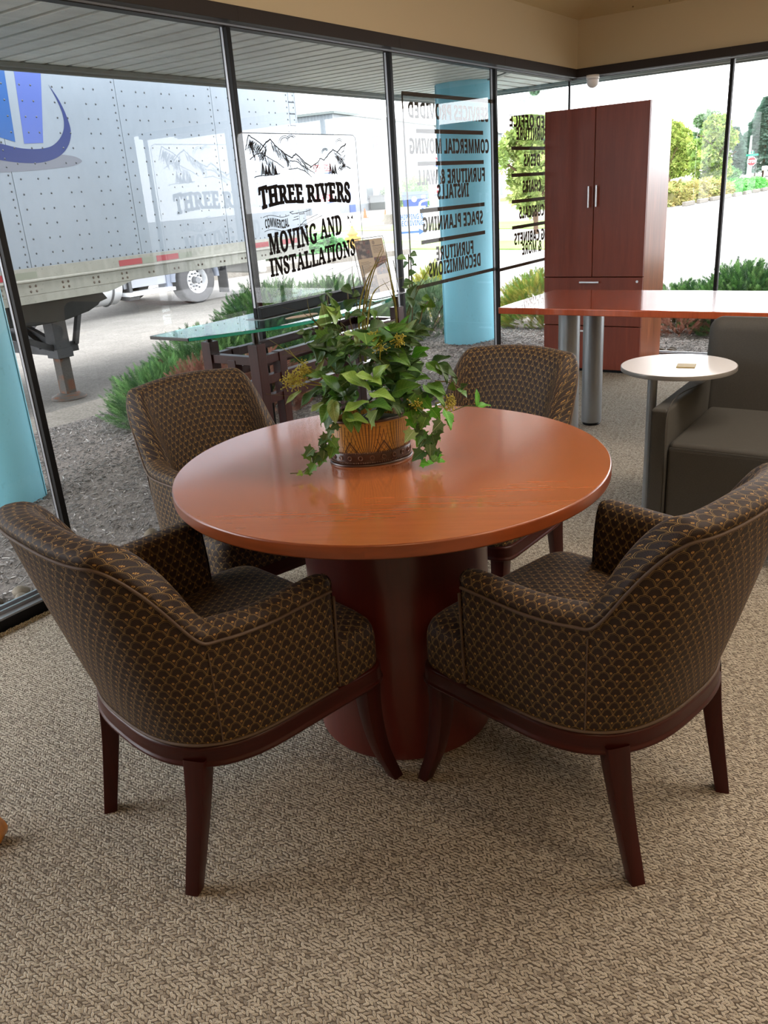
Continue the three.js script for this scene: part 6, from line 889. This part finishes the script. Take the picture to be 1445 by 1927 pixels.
  for (const [x, z, s, l, tones] of [[-50.6, -75.5, 1.9, 'leafy green shrub against the warehouse wall behind the light pole', ['#7f9a70', '#93a87c', '#6f8a62']], [-45.0, -71.5, 2.6, 'green shrub showing above the blue dumpster', ['#8cc26a', '#7ab35c']]]) { const t = thing('shrub', l, 'shrub', [x, GY, z]), R = rng(Math.round(-x * 7)), tn = colorsOf(tones), list = []; for (let i = 0; i < 420; i++) { const a = R() * 6.28, r = Math.sqrt(R()), y = R(); list.push({ p: V3(Math.cos(a) * r * s * 0.5, y * s, Math.sin(a) * r * s * 0.5), q: new THREE.Quaternion().setFromEuler(new THREE.Euler(R() * 2, R() * 6, R() * 2)), s: V3(0.3, 0.3, 0.3), c: pick(R, tn) }); } part('stem', [rod(V3(0, 0, 0), V3(0.1, s * 0.7, 0), 0.04, 6), rod(V3(0, 0, 0), V3(-0.3, s * 0.6, 0.1), 0.03, 6)], M.bark, t); instanced('foliage', CL[2], green, list, t); }
  const ac = obj('utility_box', [box(-0.8, 0, -0.5, 0.8, 1.3, 0.5, 0.04), box(-0.84, 1.3, -0.54, 0.84, 1.36, 0.54, 0.01)], std({ color: C('#5c605e'), roughness: 0.6 }), 'grey utility box at the foot of the warehouse wall', 'utility box'); ac.position.set(-50.2, GY, -72.6); ac.rotation.y = 0.2;
}
{ // signs
  const st = thing('stop_sign', 'red octagonal stop sign with green street name blades at the lot exit', 'sign', [-19.1, GY, -90.7], Math.atan2(19.1, 90.7));
  const oct = (r) => { const s = new THREE.Shape(); for (let k = 0; k < 8; k++) { const a = (k + 0.5) / 8 * 6.2832; s[k ? 'lineTo' : 'moveTo'](Math.cos(a) * r, Math.sin(a) * r); } s.closePath(); return s; };
  part('post', cyl(0.035, 0.035, 3.0, 10), M.alu, st); const ex = (r, z) => { const g = new THREE.ExtrudeGeometry(oct(r), { depth: 0.02, bevelEnabled: false }); return at(g, 0, 2.0, z); };
  const pl = part('plate', ex(0.43, 0.04), std({ color: C('#f5f5f5'), roughness: 0.5 }), st); part('face', ex(0.4, 0.05), std({ color: C('#9e1522'), roughness: 0.5 }), pl);
  const g = new THREE.ShapeGeometry(FONT.generateShapes('STOP', 0.24), 3); g.computeBoundingBox(); g.translate(-g.boundingBox.max.x / 2, 1.88, 0.075); part('lettering', g, std({ color: C('#ffffff'), roughness: 0.5, side: THREE.DoubleSide }), pl);
  part('street_name_blade', [box(-0.55, 2.48, 0.02, 0.55, 2.66, 0.04, 0.004)], std({ color: C('#0c7a66'), roughness: 0.5 }), st); part('street_name_blade', [box(-0.16, 2.72, -0.3, -0.1, 2.9, 0.5, 0.004), box(-0.16, 2.72, 0.0, 0.16, 2.88, 0.02)], std({ color: C('#0c7a66'), roughness: 0.5 }), st);
  const sg = thing('direction_sign', 'white sign with blue lettering and an arrow on posts beside the lawn', 'sign', [-14.1, GY, -22.0], Math.atan2(14.1, 22.0)), X = 0.42;
  part('post', [box(X - 0.045, 0, -0.03, X + 0.0, 1.15, 0.03)], M.whitePaint, sg); part('post', [box(-X, 0, -0.03, -X + 0.045, 1.15, 0.03)], M.whitePaint, sg);
  const pn = part('panel', box(-0.45, 0.3, 0.03, 0.45, 1.19, 0.05, 0.004), std({ color: C('#a2a5a8'), roughness: 0.5 }), sg), blue = std({ color: C('#1c4c80'), roughness: 0.5, side: THREE.DoubleSide });
  const tx = (s, w, y, h) => { const q = new THREE.ShapeGeometry(FONT.generateShapes(s, 1), 4); q.computeBoundingBox(); const b = q.boundingBox; q.translate(-(b.min.x + b.max.x) / 2, 0, 0); q.scale(w / (b.max.x - b.min.x), h / 0.72, 1); q.translate(0, y, 0.053); return q; };
  part('lettering', [tx('SHIPPING &', 0.76, 0.83, 0.11), tx('RECEIVING', 0.76, 0.65, 0.11)], blue, pn); part('arrow', [box(-0.36, 0.44, 0.05, 0.24, 0.5, 0.054), plate([[0.22, 0.38], [0.39, 0.47], [0.22, 0.56]], 0.004).translate(0, 0, 0.05)], blue, pn); part('emblem', [at(cyl(0.04, 0.04, 0.004, 5).rotateX(Math.PI / 2), 0.36, 1.1, 0.05)], blue, pn);
  const mb = thing('mailbox', 'small white mailbox on a post beside the far road right of the stop sign', 'mailbox', [-20.3, GY, -103], 0.2); part('box', [box(-0.3, 1.05, -0.5, 0.3, 1.5, 0.5, 0.12)], M.whitePaint, mb); part('post', box(-0.05, 0, -0.05, 0.05, 1.06, 0.05), M.whitePaint, mb);
}
scene.traverse((o) => { if (o.isMesh) { o.castShadow = o.receiveShadow = true; } });
renderer.render(scene, camera);
